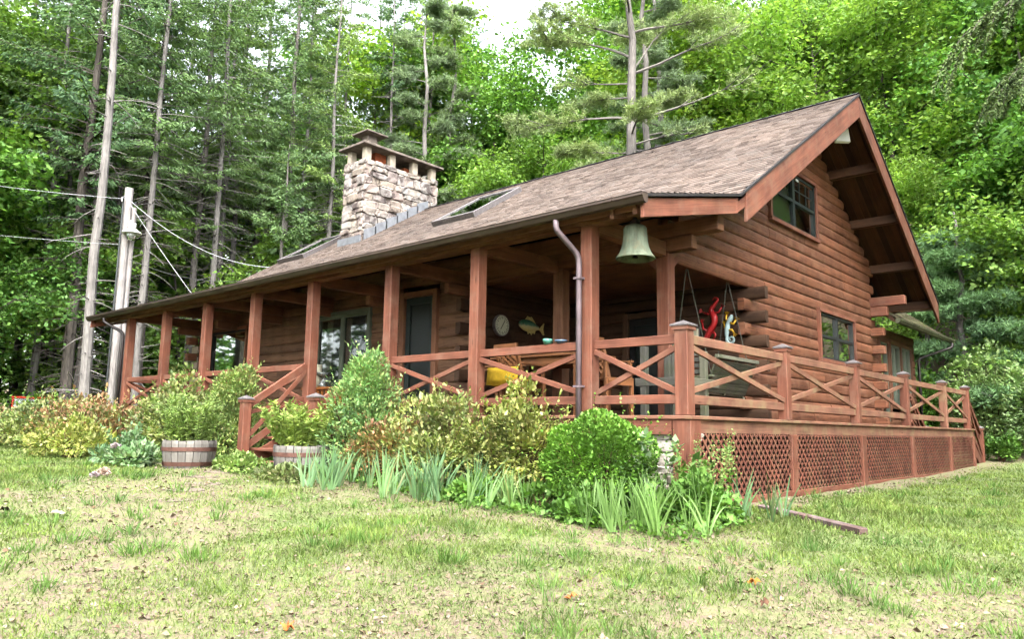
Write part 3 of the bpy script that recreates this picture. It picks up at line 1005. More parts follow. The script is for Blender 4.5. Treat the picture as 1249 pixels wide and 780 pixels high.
# ---- windows
def plane_pt(axis, fixed, out, a, z, d):
    return (a, fixed + out * d, z) if axis == 'x' else (fixed + out * d, a, z)
def framebox(mb, axis, fixed, out, a0, a1, z0, z1, d0, d1):
    p = plane_pt(axis, fixed, out, a0, z0, d0); q = plane_pt(axis, fixed, out, a1, z1, d1)
    mb.box(tuple(min(u, v) for u, v in zip(p, q)), tuple(max(u, v) for u, v in zip(p, q)))
def window(axis, fixed, out, a0, a1, z0, z1, trim, frame, cols, sash=True, muntin=None, glass='glass', tw=.075):
    """trim boards round the hole, sashes with rails, glass set back"""
    D = .075
    mb = MB()
    framebox(mb, axis, fixed, out, a0 - tw, a1 + tw, z1, z1 + tw, -.08, D + .015)
    framebox(mb, axis, fixed, out, a0 - tw - .02, a1 + tw + .02, z0 - tw, z0, -.08, D + .03)
    framebox(mb, axis, fixed, out, a0 - tw, a0, z0 + .001, z1 - .001, -.08, D + .01)
    framebox(mb, axis, fixed, out, a1, a1 + tw, z0 + .001, z1 - .001, -.08, D + .01)
    w = mb.build('window', trim, HOUSE, bevel=.004)
    fr = MB(); gl = MB()
    n = cols; cw = (a1 - a0) / n
    for i in range(n):
        s0, s1 = a0 + i * cw + .002, a0 + (i + 1) * cw - .002
        b = .05
        framebox(fr, axis, fixed, out, s0, s1, z1 - b, z1 - .002, -.05, .045)
        framebox(fr, axis, fixed, out, s0, s1, z0 + .002, z0 + b, -.05, .045)
        framebox(fr, axis, fixed, out, s0, s0 + b, z0 + b, z1 - b, -.05, .043)
        framebox(fr, axis, fixed, out, s1 - b, s1, z0 + b, z1 - b, -.05, .043)
        zm = (z0 + z1) / 2
        if sash: framebox(fr, axis, fixed, out, s0 + b, s1 - b, zm - .03, zm + .03, -.05, .04)
        if muntin and i in muntin:
            for t in (1 / 3, 2 / 3):
                am = s0 + b + (s1 - s0 - 2 * b) * t
                framebox(fr, axis, fixed, out, am - .008, am + .008, zm + .03, z1 - b, -.015, .012)
            zq = (zm + .03 + z1 - b) / 2
            framebox(fr, axis, fixed, out, s0 + b, s1 - b, zq - .008, zq + .008, -.014, .013)
        framebox(gl, axis, fixed, out, s0 + b, s1 - b, z0 + b, z1 - b, -.006, .0)
    fr.build('frame', frame, w)
    gl.build('pane', M[glass], w)
    return w
wu = window('y', GX, 1, *W_UP, M['trim'], M['green_frame'], 2, True, (1,), 'glass_dark')
mb = MB(); mb.box((GX + .046, 6.98, 4.90), (GX + .05, 7.12, 4.95)); mb.build('sticker', M['white'], wu)
window('y', GX, 1, *W_LO, M['trim'], M['greyframe'], 2, True, None)
wl = window('x', FY, -1, *WIN_L, M['log'], M['black'], 1, False)
wp = window('x', FY, -1, *WIN_P, M['sage'], M['sage'], 2, False, None, 'glass', .09)
mb = MB()
for a0, a1 in ((-10.1, -9.92), (-9.46, -9.2), (-8.72, -8.5)):
    m = 8
    for i in range(m):
        x0 = a0 + (a1 - a0) * i / m; x1 = a0 + (a1 - a0) * (i + 1) / m
        ya = FY + .16 + (.02 if i % 2 else -.02); yb = FY + .16 + (-.02 if i % 2 else .02)
        mb.quad([(x0, ya, .8), (x1, yb, .8), (x1, yb, 2.16), (x0, ya, 2.16)])
mb.build('curtain', M['curtain'], wp)
# doors
def door(axis, fixed, out, a0, a1, z0, z1, trim, leaf):
    mb = MB(); t = .11
    framebox(mb, axis, fixed, out, a0 - .01, a0 + t, z0, z1, -.08, .10)
    framebox(mb, axis, fixed, out, a1 - t, a1 + .01, z0, z1, -.08, .10)
    framebox(mb, axis, fixed, out, a0 + t + .001, a1 - t - .001, z1 - t, z1, -.08, .098)
    d = mb.build('door', trim, HOUSE, bevel=.005)
    b0, b1, zt = a0 + t + .004, a1 - t - .004, z1 - t - .004
    mb = MB()
    framebox(mb, axis, fixed, out, b0, b0 + .12, z0 + .02, zt, -.02, .03)
    framebox(mb, axis, fixed, out, b1 - .12, b1, z0 + .02, zt, -.02, .03)
    framebox(mb, axis, fixed, out, b0 + .12, b1 - .12, zt - .13, zt, -.02, .028)
    framebox(mb, axis, fixed, out, b0 + .12, b1 - .12, z0 + .02, z0 + .40, -.02, .028)
    framebox(mb, axis, fixed, out, b0 + .12, b1 - .12, z0 + 1.12, z0 + 1.19, -.02, .027)
    mb.build('door_leaf', leaf, d)
    mb = MB(); framebox(mb, axis, fixed, out, b0 + .12, b1 - .12, z0 + .40, zt - .13, -.004, .002); mb.build('glass', M['glass_dark'], d)
    mb = MB(); framebox(mb, axis, fixed, out, b0 + .03, b0 + .06, z0 + 1.0, z0 + 1.2, .031, .08); mb.build('handle', M['black'], d)
door('x', FY, -1, *DOOR, M['beam'], M['green_frame'])
door('x', RY0, -1, *RDOOR, M['log_recess_shade'], M['black'])

# ---- rear wing
mb = MB()
y = 11.62
WX = -1.62
for k in range(-1, 12):
    pass
WY1 = 16.15
wins = [(12.85, 13.5, .15, 2.2), (13.72, 14.62, .55, 2.2), (14.72, 15.6, .55, 2.2)]
log_wall(mb, 'y', WX, 1, -1, 12, lambda z: (11.62, WY1), wins)
log_wall(mb, 'x', WY1, 1, -1, 12, lambda z: (-8, WX), [])
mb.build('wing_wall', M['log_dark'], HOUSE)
for a0, a1, z0, z1 in wins:
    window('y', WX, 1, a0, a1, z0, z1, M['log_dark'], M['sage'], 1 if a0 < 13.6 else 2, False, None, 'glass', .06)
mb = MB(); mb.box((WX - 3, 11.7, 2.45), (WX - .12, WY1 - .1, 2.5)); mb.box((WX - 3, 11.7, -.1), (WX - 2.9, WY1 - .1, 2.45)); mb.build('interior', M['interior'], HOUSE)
def wing_slab(x0, z0, x1, z1, y0, y1):
    mbx = MB()
    mbx.quad([(x0, y0, z0), (x0, y1, z0), (x1, y1, z1), (x1, y0, z1)])
    mbx.quad([(x0, y0, z0 - .1), (x1, y0, z1 - .1), (x1, y1, z1 - .1), (x0, y1, z0 - .1)])
    for q in (([x0, y0, z0], [x1, y0, z1]), ([x1, y1, z1], [x0, y1, z0]), ([x0, y1, z0], [x0, y0, z0])):
        a, b = q
        mbx.quad([a, b, (b[0], b[1], b[2] - .1), (a[0], a[1], a[2] - .1)])
    return mbx
w1 = wing_slab(-.86, 2.60, -1.25, 2.90, 11.62, 17.15)
w2 = wing_slab(-1.25, 2.90, -5.0, 5.78, 13.35, 17.15)
w1.v += []; b = len(w1.v)
w1.v += w2.v; w1.f += [tuple(i + b for i in f) for f in w2.f]; w1.uv += w2.uv
w1.build('wing_roof_deck', M['soffit'], HOUSE)
Vs, Qs, o = [], [], 0
for (A, B, y0, y1, sd) in (((-.83, 2.595), (-1.25, 2.906), 11.62, 17.17, 8), ((-1.25, 2.906), (-5.0, 5.786), 13.35, 17.17, 9)):
    A2, B2 = (-A[0], A[1]), (-B[0], B[1])
    v, q = shingles(A2, B2, y0, y1, sd)
    v = np.stack([-v[:, 1], v[:, 0], v[:, 2]], 1)
    Vs.append(v); Qs.append(q + o); o += len(v)
fast_mesh('wing_roof', np.concatenate(Vs) - np.array(HOUSE.location), np.concatenate(Qs), M['shingle_moss'], HOUSE)
gutter((-.84, 11.7, 2.585), (-.84, 17.15, 2.585), (1, 0, 0), M['gutter_moss'], HOUSE)
spout(smooth_path([(-.78, 16.95, 2.48), (-.78, 16.95, 2.36), (-1.5, 16.2, 2.0), (-1.5, 16.2, -.9)]), M['darkmetal'])

# ---- fixtures fastened to the house
fl = empty('x', (0, 0, 0), None, None); bpy.data.objects.remove(fl)
mb = MB()
mb.prism([(-.10, .0), (.10, .0), (.17, -.34), (-.17, -.34)], (-.62, 7.93, 6.20), (.70, .71, 0), (.10, -.10, 1), (-.07, .07, .0))
flo = mb.build('floodlight', M['white'], HOUSE, bevel=.02)
mb = MB(); mb.box((-.60, 7.93, 6.18), (-.54, 8.03, 6.36)); mb.build('mount', M['white'], flo)
mb = MB(); mb.box((-2.35, RY0 - .16, 1.5), (-2.25, RY0 - .085, 1.72)); pl = mb.build('porch_lamp', M['darkmetal'], HOUSE, bevel=.01)
mb = MB(); mb.box((-2.34, RY0 - .24, 1.52), (-2.26, RY0 - .165, 1.68)); mb.build('shade', M['curtain'], pl)

# ================================================================== GROUND
def bare(x, y):
    """1 = worn bare ground with litter, 0 = full grass; a real pattern of wear in the lawn"""
    x = np.asarray(x, float); y = np.asarray(y, float)
    s = (x - CX) * AZ[0] + (y - CY) * AZ[1]
    t = (x - CX) * AZ[1] - (y - CY) * AZ[0]          # to the right of the view line
    b = .34 * vnoise(x, y, 1.3, 7) + .33 * vnoise(x, y, .34, 8) + .33 * vnoise(x, y, .13, 9)
    w = .50 + .30 * sm((6.8 - s) / 2.5) - .30 * sm((t - 1.0) / 3.5) * sm((s - 4.6) / 2) - .34 * sm((-t - 5) / 3) * sm((s - 8) / 2)
    # the trodden strip that crosses the lawn to the steps
    px, py = -4.9, -3.4
    d = np.abs((x - px) * .58 + (y - py) * .81 + .25 * np.sin(x * .9))
    w = w + .72 * np.exp(-(d / .55) ** 2) * sm((-x - 1.0) / 1.5)
    # litter along the bed edge and along the lattice
    e = np.abs(y + 1.75 - .18 * np.sin(x * 1.7))
    w = w + .42 * np.exp(-(e / .35) ** 2) * (x < 1) * (x > -5)
    w = w + .7 * np.exp(-((x - .35) / .38) ** 2) * (y > .9) * (y < 16)
    w = np.where(y > 15.5 + vnoise(x, y, 2, 4), 2, w)
    return sm((b + w - .78) / .42)
def litter_mat():
    k = NT('lawn_soil_and_litter')
    at = k.n("ShaderNodeAttribute", attribute_name='bare')
    tc = k.n("ShaderNodeTexCoord")
    n1 = k.noise(tc.outputs["Object"], 9, 8, .7); n2 = k.noise(tc.outputs["Object"], 60, 4, .7); n3 = k.noise(tc.outputs["Object"], 1.7, 4)
    soil = k.ramp(n2, [(.25, (.105, .075, .052)), (.5, (.20, .15, .108)), (.75, (.29, .228, .172))])
    soil = k.mix(k.ramp(n1, [(.40, (0,) * 3), (.60, (.75,) * 3)]), soil, (.165, .205, .07))
    grass = k.ramp(n2, [(.3, (.10, .14, .045)), (.6, (.165, .215, .075)), (.8, (.23, .255, .12))])
    grass = k.mix(k.ramp(n3, [(.4, (0,) * 3), (.6, (.6,) * 3)]), grass, (.14, .19, .06))
    c = k.mix(at.outputs["Fac"], grass, soil)
    wood_ = k.ramp(n1, [(.3, (.06, .045, .03)), (.5, (.14, .105, .065)), (.7, (.09, .115, .04))])
    a2 = k.n("ShaderNodeAttribute", attribute_name='forest')
    c = k.mix(a2.outputs["Fac"], c, wood_)
    k.l(c, k.p.inputs["Base Color"]); k.p.inputs["Roughness"].default_value = .95
    k.p.inputs["Specular IOR Level"].default_value = .15
    k.bump(n2, .7, .02)
    return k.m
def axis_pts(lo, hi, c0, c1, fine, grow=1.14, cap=6):
    a = list(np.arange(c0, c1, fine)); st = fine; x = c0
    left = []
    while x > lo: st = min(st * grow, cap); x -= st; left.append(x)
    st = fine; x = a[-1]; right = []
    while x < hi: st = min(st * grow, cap); x += st; right.append(x)
    return np.array(left[::-1] + a + right)
gx = axis_pts(-150, 90, -9, 6, .09); gy = axis_pts(-60, 160, -8.5, 5, .09)
X, Y = np.meshgrid(gx, gy)
Z = gz(X, Y)
Vg = np.stack([X.ravel(), Y.ravel(), Z.ravel()], 1)
nx_, ny_ = len(gx), len(gy)
ii = (np.arange(ny_ - 1)[:, None] * nx_ + np.arange(nx_ - 1)[None, :]).ravel()
Qg = np.stack([ii, ii + 1, ii + nx_ + 1, ii + nx_], 1)
ground = fast_mesh('ground', Vg, Qg, litter_mat())
tag(ground, kind='structure')
ground.data.polygons.foreach_set("use_smooth", [True] * len(ground.data.polygons))
def forest_amt(x, y):
    x = np.asarray(x, float); y = np.asarray(y, float)
    return np.maximum(sm((y - 15.8 - 1.5 * vnoise(x, y, 2.5, 5)) / 2), sm((-x - 22.5 + .25 * y) / 3))
for nm, fn in (('bare', bare), ('forest', forest_amt)):
    at = ground.data.attributes.new(nm, 'FLOAT', 'POINT')
    at.data.foreach_set("value", fn(Vg[:, 0], Vg[:, 1]).astype(np.float32))

# ------------------------------------------------------------------ leaf helpers
def unit(a): return a / np.maximum(np.linalg.norm(a, axis=1, keepdims=True), 1e-9)
def rnd_dirs(r, n): return unit(r.normal(size=(n, 3)))
def leaves_mesh(name, P, D, S, Lw, mat, parent=None, loc=None, fold=.12):
    """pointed leaves: base P, along D (with length), half-width along S"""
    nrm = np.cross(D, S); nrm = unit(nrm) * np.linalg.norm(D, axis=1, keepdims=True) * fold
    mid = P + D * .45
    V = np.stack([P, mid + S * Lw + nrm, P + D, mid - S * Lw + nrm], 1).reshape(-1, 3)
    Q = np.arange(len(P) * 4).reshape(-1, 4)
    return fast_mesh(name, V, Q, mat, parent, loc)
def oriented(r, n, out, upness=.6, spread=.9):
    """leaf axes: point outwards/upwards with spread; side vector roughly flat"""
    d = unit(out + rnd_dirs(r, n) * spread + np.array([0, 0, upness]) * r.uniform(.2, 1, (n, 1)))
    s = np.cross(d, np.array([0, 0, 1.0]) + rnd_dirs(r, n) * .6); s = unit(s)
    return d, s

# ---- foliage materials
M['leaf_lime'] = leafmat('lime_green_leaves', [(.155, .29, .055), (.235, .41, .085), (.32, .50, .12), (.14, .31, .065)], .45, .5, .3, .35)
M['leaf_mid'] = leafmat('fresh_green_leaves', [(.095, .23, .055), (.145, .33, .075), (.21, .42, .105), (.11, .27, .065)], .42, .5, .3, .35)
M['leaf_deep'] = leafmat('deep_green_leaves', [(.06, .17, .045), (.10, .24, .065), (.15, .30, .085), (.07, .20, .055)], .35, .5, .3, .35)
M['spruce'] = leafmat('grey_green_spruce_needles', [(.145, .25, .115), (.20, .33, .15), (.27, .41, .185), (.17, .29, .13)], .42, .7, .25, .3)
M['spruce_dark'] = leafmat('dark_spruce_needles', [(.11, .205, .10), (.155, .28, .125), (.21, .35, .155)], .38, .7, .25, .3)
M['pine'] = leafmat('pale_grey_pine_needles', [(.20, .30, .165), (.27, .38, .21), (.33, .43, .25), (.22, .33, .17)], .3, .7, .4, .25)
M['hemlock'] = leafmat('hemlock_needles', [(.075, .135, .06), (.11, .185, .08), (.155, .235, .105)], .2, .7, .5, .3)
M['azalea'] = leafmat('yellow_green_azalea_leaves', [(.19, .30, .08), (.33, .42, .13), (.45, .48, .24), (.17, .28, .09), (.36, .33, .15), (.27, .38, .11)], .3, .45, 1.6, .4)
M['azalea_red'] = leafmat('red_tipped_azalea_leaves', [(.20, .29, .09), (.32, .36, .13), (.44, .20, .13), (.18, .28, .10), (.50, .30, .17), (.42, .22, .14), (.28, .36, .12)], .3, .45, 1.6, .35)
M['boxwood'] = leafmat('bright_boxwood_leaves', [(.105, .255, .04), (.155, .34, .058), (.205, .40, .075), (.085, .215, .036)], .3, .4, 2.2, .3)
M['arbor'] = leafmat('arborvitae_sprays', [(.18, .32, .09), (.27, .40, .13), (.36, .42, .16), (.20, .38, .14), (.38, .34, .16)], .25, .55, 1.5, .4)
M['arbor_blue'] = leafmat('green_arborvitae_sprays', [(.17, .37, .12), (.24, .46, .16), (.33, .47, .18), (.20, .43, .19), (.38, .41, .17)], .25, .55, 1.5, .35)
M['goldenrod'] = leafmat('pale_green_stalk_leaves', [(.233, .369, .093), (.315, .451, .134), (.382, .491, .186), (.191, .342, .085)], .35, .5, 2, .25)
M['iris'] = leafmat('blue_green_iris_blades', [(.17, .32, .15), (.23, .40, .20), (.28, .45, .23), (.19, .35, .14), (.25, .42, .2), (.40, .37, .2)], .3, .4, 2, .2)
M['iris_lush'] = leafmat('green_iris_blades', [(.13, .26, .08), (.18, .33, .11), (.22, .38, .15), (.15, .29, .09)], .3, .4, 2, .2)
M['lush'] = leafmat('lush_perennial_leaves', [(.115, .265, .046), (.173, .354, .064), (.230, .418, .091), (.101, .228, .054)], .35, .45, 2, .3)
M['peony'] = leafmat('blue_green_peony_leaves', [(.14, .28, .11), (.20, .36, .16), (.26, .40, .22), (.32, .40, .25)], .3, .45, 2, .3)
M['hedge'] = leafmat('pale_honeysuckle_leaves', [(.21, .36, .14), (.29, .44, .20), (.37, .49, .27), (.22, .40, .14)], .35, .5, .9, .3)
M['grass'] = leafmat('grass_blades', [(.13, .215, .05), (.18, .285, .072), (.235, .325, .10), (.155, .255, .06), (.28, .295, .125)], .35, .6, 1.1, .3)
M['tuft'] = leafmat('tuft_blades', [(.11, .22, .05), (.15, .29, .06), (.21, .34, .09)], .35, .6, 1.1, .2)
M['clover'] = leafmat('clover_leaves', [(.135, .20, .06), (.175, .245, .085), (.22, .265, .11), (.24, .23, .12)], .3, .6, 1.5, .25)
M['deadleaf'] = leafmat('dry_leaf_litter', [(.24, .175, .125), (.31, .245, .19), (.19, .13, .08), (.36, .30, .25), (.14, .085, .05), (.28, .21, .145)], .12, .8, 2, .25)
M['petal'] = leafmat('pale_pink_petals', [(.46, .36, .36), (.50, .44, .44), (.42, .30, .33)], .0, .6, 3, .1)
def barkmat(name, a, b, moss=None):
    k = NT(name)
    uv = k.n("ShaderNodeUVMap"); tc = k.n("ShaderNodeTexCoord")
    n1 = k.noise(k.mapping(uv.outputs[0], (3, 16, 1)), 1.0, 8, .7)
    n2 = k.noise(tc.outputs["Object"], 1.3, 5)
    c = k.ramp(n1, [(.3, a), (.65, b)])
    c = k.mix(1.0, c, k.ramp(n2, [(.3, (.7,) * 3), (.7, (1.25,) * 3)]), 'MULTIPLY')
    k.l(c, k.p.inputs["Base Color"]); k.p.inputs["Roughness"].default_value = .92
    k.p.inputs["Specular IOR Level"].default_value = .2
    k.bump(n1, .9, .03)
    return k.m
M['bark_pale'] = barkmat('pale_grey_bark', (.13, .12, .108), (.27, .25, .23))
M['bark_mid'] = barkmat('grey_brown_bark', (.10, .09, .08), (.215, .195, .175))
M['bark_dark'] = barkmat('dark_bark', (.05, .044, .037), (.14, .12, .10))
M['twig'] = flat('dead_twig', (.26, .22, .17), .9, 0, .2, .3)
M['stem'] = flat('brown_stem', (.10, .06, .035), .9, 0, .2, .3)
M['greenstem'] = flat('green_stem', (.14, .20, .05), .8, 0, .2, .2)

# ------------------------------------------------------------------ tree makers; meshes are built once and shared by copies
def curve_pts(p0, d0, L, n, droop=0.0, wob=0.0, r=None, lift=0.0):
    p = Vector(p0); d = Vector(d0).normalized(); out = [p.copy()]
    for i in range(n):
        d = d + Vector((0, 0, -droop / n)) + Vector((0, 0, lift * i / n / n))
        if r: d += Vector((r.uniform(-1, 1), r.uniform(-1, 1), r.uniform(-1, 1))) * wob
        d.normalize(); p = p + d * (L / n); out.append(p.copy())
    return out
def tree_root(name, x, y, label, cat, group=None):
    return empty(name, (x, y, gz1(x, y) - .1), label, cat, group)

def mk_spruce(seed, H, bare_h, Lmax, mat, bark, rad, dead=46, dens=5.0, cards=115, lean=.0):
    r = random.Random(seed); nr = np.random.RandomState(seed)
    tp = []; tr_ = []
    n = 14; ox = oy = 0
    for i in range(n + 1):
        t = i / n
        tp.append((ox, oy, H * t)); tr_.append(max(.02, rad * (1 - t) ** .85 + .015) * (1.35 if i == 0 else 1))
        ox += r.uniform(-.07, .07) + lean; oy += r.uniform(-.07, .07)
    def at(z):
        f = min(max(z / H, 0), .999) * n; i = int(f); u = f - i
        a, b = Vector(tp[i]), Vector(tp[i + 1]); return a.lerp(b, u), tr_[i] * (1 - u) + tr_[i + 1] * u
    tb = MB(); tb.tube(tp, tr_, 9)
    db = tb
    for _ in range(dead):
        z = r.uniform(.8, bare_h + 3); p, rr = at(z); a = r.uniform(0, 2 * PI)
        L = r.uniform(.4, 2.0) * (.6 + .5 * z / bare_h)
        pts = curve_pts(p, (math.cos(a), math.sin(a), r.uniform(-.25, .35)), L, 5, r.uniform(.2, .9), .07, r, r.uniform(0, 1.2))
        db.tube(pts, [.026, .021, .017, .013, .010, .006], 4, False)
        for q in range(r.randint(0, 3)):
            i = r.randint(1, 4); a2 = a + r.choice((-1, 1)) * r.uniform(.5, 1.1)
            db.tube(curve_pts(pts[i], (math.cos(a2), math.sin(a2), r.uniform(-.3, .2)), L * r.uniform(.15, .4), 3, .3, .06, r), [.009, .007, .005, .003], 3, False)
    P, D, S, W = [], [], [], []
    z = bare_h
    while z < H - .2:
        t = (z - bare_h) / (H - bare_h)
        k = max(1, int(dens * .5 + r.random()))
        for _ in range(k):
            p, rr = at(z + r.uniform(-.15, .15)); a = r.uniform(0, 2 * PI)
            L = Lmax * ((1 - t) ** .75 * r.uniform(.55, 1.1) + .12) * (min(1, .35 + t * 5))
            pts = curve_pts(p, (math.cos(a), math.sin(a), .15 + .5 * t), L, 6, .75 - .3 * t, .04, r, 1.1)
            tb.tube(pts, [.03 * (1 - i / 7) * (1.1 - t) + .004 for i in range(7)], 3, False)
            m = max(8, int(1.75 * cards * L / Lmax))
            u = nr.uniform(.12, 1, m) ** .8 * 5.999
            i0 = u.astype(int); f = (u - i0)[:, None]
            A = np.array([tuple(q) for q in pts])
            base = A[i0] * (1 - f) + A[i0 + 1] * f
            ax = unit(A[i0 + 1] - A[i0])
            lat = np.cross(ax, [0, 0, 1.0]); sd = nr.choice([-1, 1], m)[:, None]
            hang = nr.uniform(.1, 1.3, (m, 1))
            d = unit(ax * nr.uniform(.2, 1, (m, 1)) + lat * sd * nr.uniform(.3, 1.1, (m, 1)) + np.array([0, 0, -1.0]) * hang)
            off = lat * sd * nr.uniform(0, .28, (m, 1)) * (L * .35)
            ln = nr.uniform(.10, .28, (m, 1))
            P.append(base + off + nr.normal(scale=.04, size=(m, 3))); D.append(d * ln)
            s = unit(np.cross(d, rnd_dirs(nr, m))); S.append(s * nr.uniform(.022, .045, (m, 1)))
        z += .5 / 1.0 * r.uniform(.7, 1.2) / 1.25
    return tb, None, (np.concatenate(P), np.concatenate(D), np.concatenate(S)), mat, bark

def mk_broadleaf(seed, H, R, crown0, leaf, nclump, per, mat, bark, rad):
    """trunk forks into limbs; leaf sprays in flat layers round the limb ends, uneven and with gaps"""
    r = random.Random(seed); nr = np.random.RandomState(seed)
    tb = MB()
    tp = [(0, 0, 0)]; x = y = 0
    n = 8
    for i in range(1, n + 1):
        x += r.uniform(-.22, .22); y += r.uniform(-.22, .22)
        tp.append((x, y, H * .82 * i / n))
    tr_ = [rad * (1.3 if i == 0 else 1) * (1 - i / n) ** .8 + .02 for i in range(n + 1)]
    tb.tube(tp, tr_, 8)
    cl = []
    for i in range(r.randint(9, 12)):
        z = H * (crown0 + (.80 - crown0) * (i + r.random() * .6) / 11)
        f = z / (H * .82) * n; j = min(int(f), n - 1)
        p = Vector(tp[j]).lerp(Vector(tp[j + 1]), f - j)
        a = i * 2.4 + r.uniform(-.5, .5)
        t = (z / H - crown0) / (1 - crown0)
        L = R * math.sqrt(max(.15, 1 - (2 * t - .75) ** 2)) * r.uniform(.8, 1.15)
        pts = curve_pts(p, (math.cos(a), math.sin(a), r.uniform(.25, .9)), L * 1.1, 6, -.1, .12, r)
        rr = max(.03, tr_[j] * .42)
        tb.tube(pts, [rr * (1 - q / 7.5) for q in range(7)], 5, False)
        for q in range(2, 7): cl.append((pts[q], .8 + .4 * (q / 6)))
        for b in range(4):
            q = r.randint(2, 5); a2 = a + r.uniform(-1.3, 1.3)
            p2 = curve_pts(pts[q], (math.cos(a2), math.sin(a2), r.uniform(-.1, .9)), L * r.uniform(.3, .55), 4, .1, .15, r)
            tb.tube(p2, [rr * .4 * (1 - t2 / 5) + .008 for t2 in range(5)], 4, False)
            cl += [(p2[2], .8), (p2[3], .95), (p2[4], 1.05)]
    top = Vector(tp[-1])
    for b in range(10):
        a2 = r.uniform(0, 2 * PI)
        p2 = curve_pts(top, (math.cos(a2), math.sin(a2), r.uniform(.3, 1.4)), R * r.uniform(.25, .55), 4, .1, .12, r)
        tb.tube(p2, [.05, .04, .03, .02, .01], 4, False); cl += [(p2[2], .8), (p2[4], 1)]
    cl = [(np.array(tuple(c)), s) for c, s in cl]
    P, D, S = [], [], []
    k = 0
    while k < nclump:
        c, s = cl[k % len(cl)] if k < len(cl) else cl[r.randrange(len(cl))]
        k += 1
        cc = c + nr.normal(scale=(.42 * R * .22 + .18), size=3) * (0 if k <= len(cl) else 1)
        m = int(per * r.uniform(.6, 1.3))
        rx = s * r.uniform(.5, .95) * R / 3.4; rz = rx * r.uniform(.22, .45)
        q = rnd_dirs(nr, m) * nr.uniform(.25, 1, (m, 1)) ** .5
        tilt = nr.normal(scale=.22, size=2)
        off = q * np.array([rx, rx, rz]); off[:, 2] += off[:, 0] * tilt[0] + off[:, 1] * tilt[1] - (off[:, 0] ** 2 + off[:, 1] ** 2) / rx * .28
        d = unit(q * np.array([1, 1, .2]) + nr.normal(scale=.45, size=(m, 3)) + np.array([0, 0, -.25]))
        s_ = unit(np.cross(d, np.array([0, 0, 1.0]) + nr.normal(scale=.45, size=(m, 3))))
        ln = leaf * nr.uniform(.65, 1.3, (m, 1))
        P.append(cc + off); D.append(d * ln); S.append(s_ * ln * nr.uniform(.28, .40, (m, 1)))
    return tb, None, (np.concatenate(P), np.concatenate(D), np.concatenate(S)), mat, bark

class TreeKind:
    def __init__(s, spec, trunk_kw='trunk'):
        tb, db, (P, D, S), mat, bark = spec
        s.tb, s.db, s.leaf, s.mat, s.bark = tb, db, (P, D, S), mat, bark
        s.proto = None
    def place(s, name, x, y, label, cat='tree', group=None, rot=0.0, scale=1.0, sz=None, mat=None, bark=None):
        root = empty(name, (x, y, gz1(x, y) - .12), label, cat, group)
        root.rotation_euler = (0, 0, rot); root.scale = (scale, scale, sz or scale)
        if s.proto is None:
            a = s.tb.build('trunk', s.bark, None)
            P, D, S = s.leaf
            c = leaves_mesh('crown', P, D, S, 1.0, s.mat)
            kids = [a, c]
            s.proto = kids
        else:
            kids = []
            for k in s.proto:
                o = k.copy(); COL.objects.link(o); kids.append(o)
        for k, o in enumerate(kids):
            o.parent = root
            if k == 1 and mat is not None and o.material_slots:
                o.material_slots[0].link = 'OBJECT'; o.material_slots[0].material = mat
            if k == 0 and bark is not None and o.material_slots:
                o.material_slots[0].link = 'OBJECT'; o.material_slots[0].material = bark
        return root

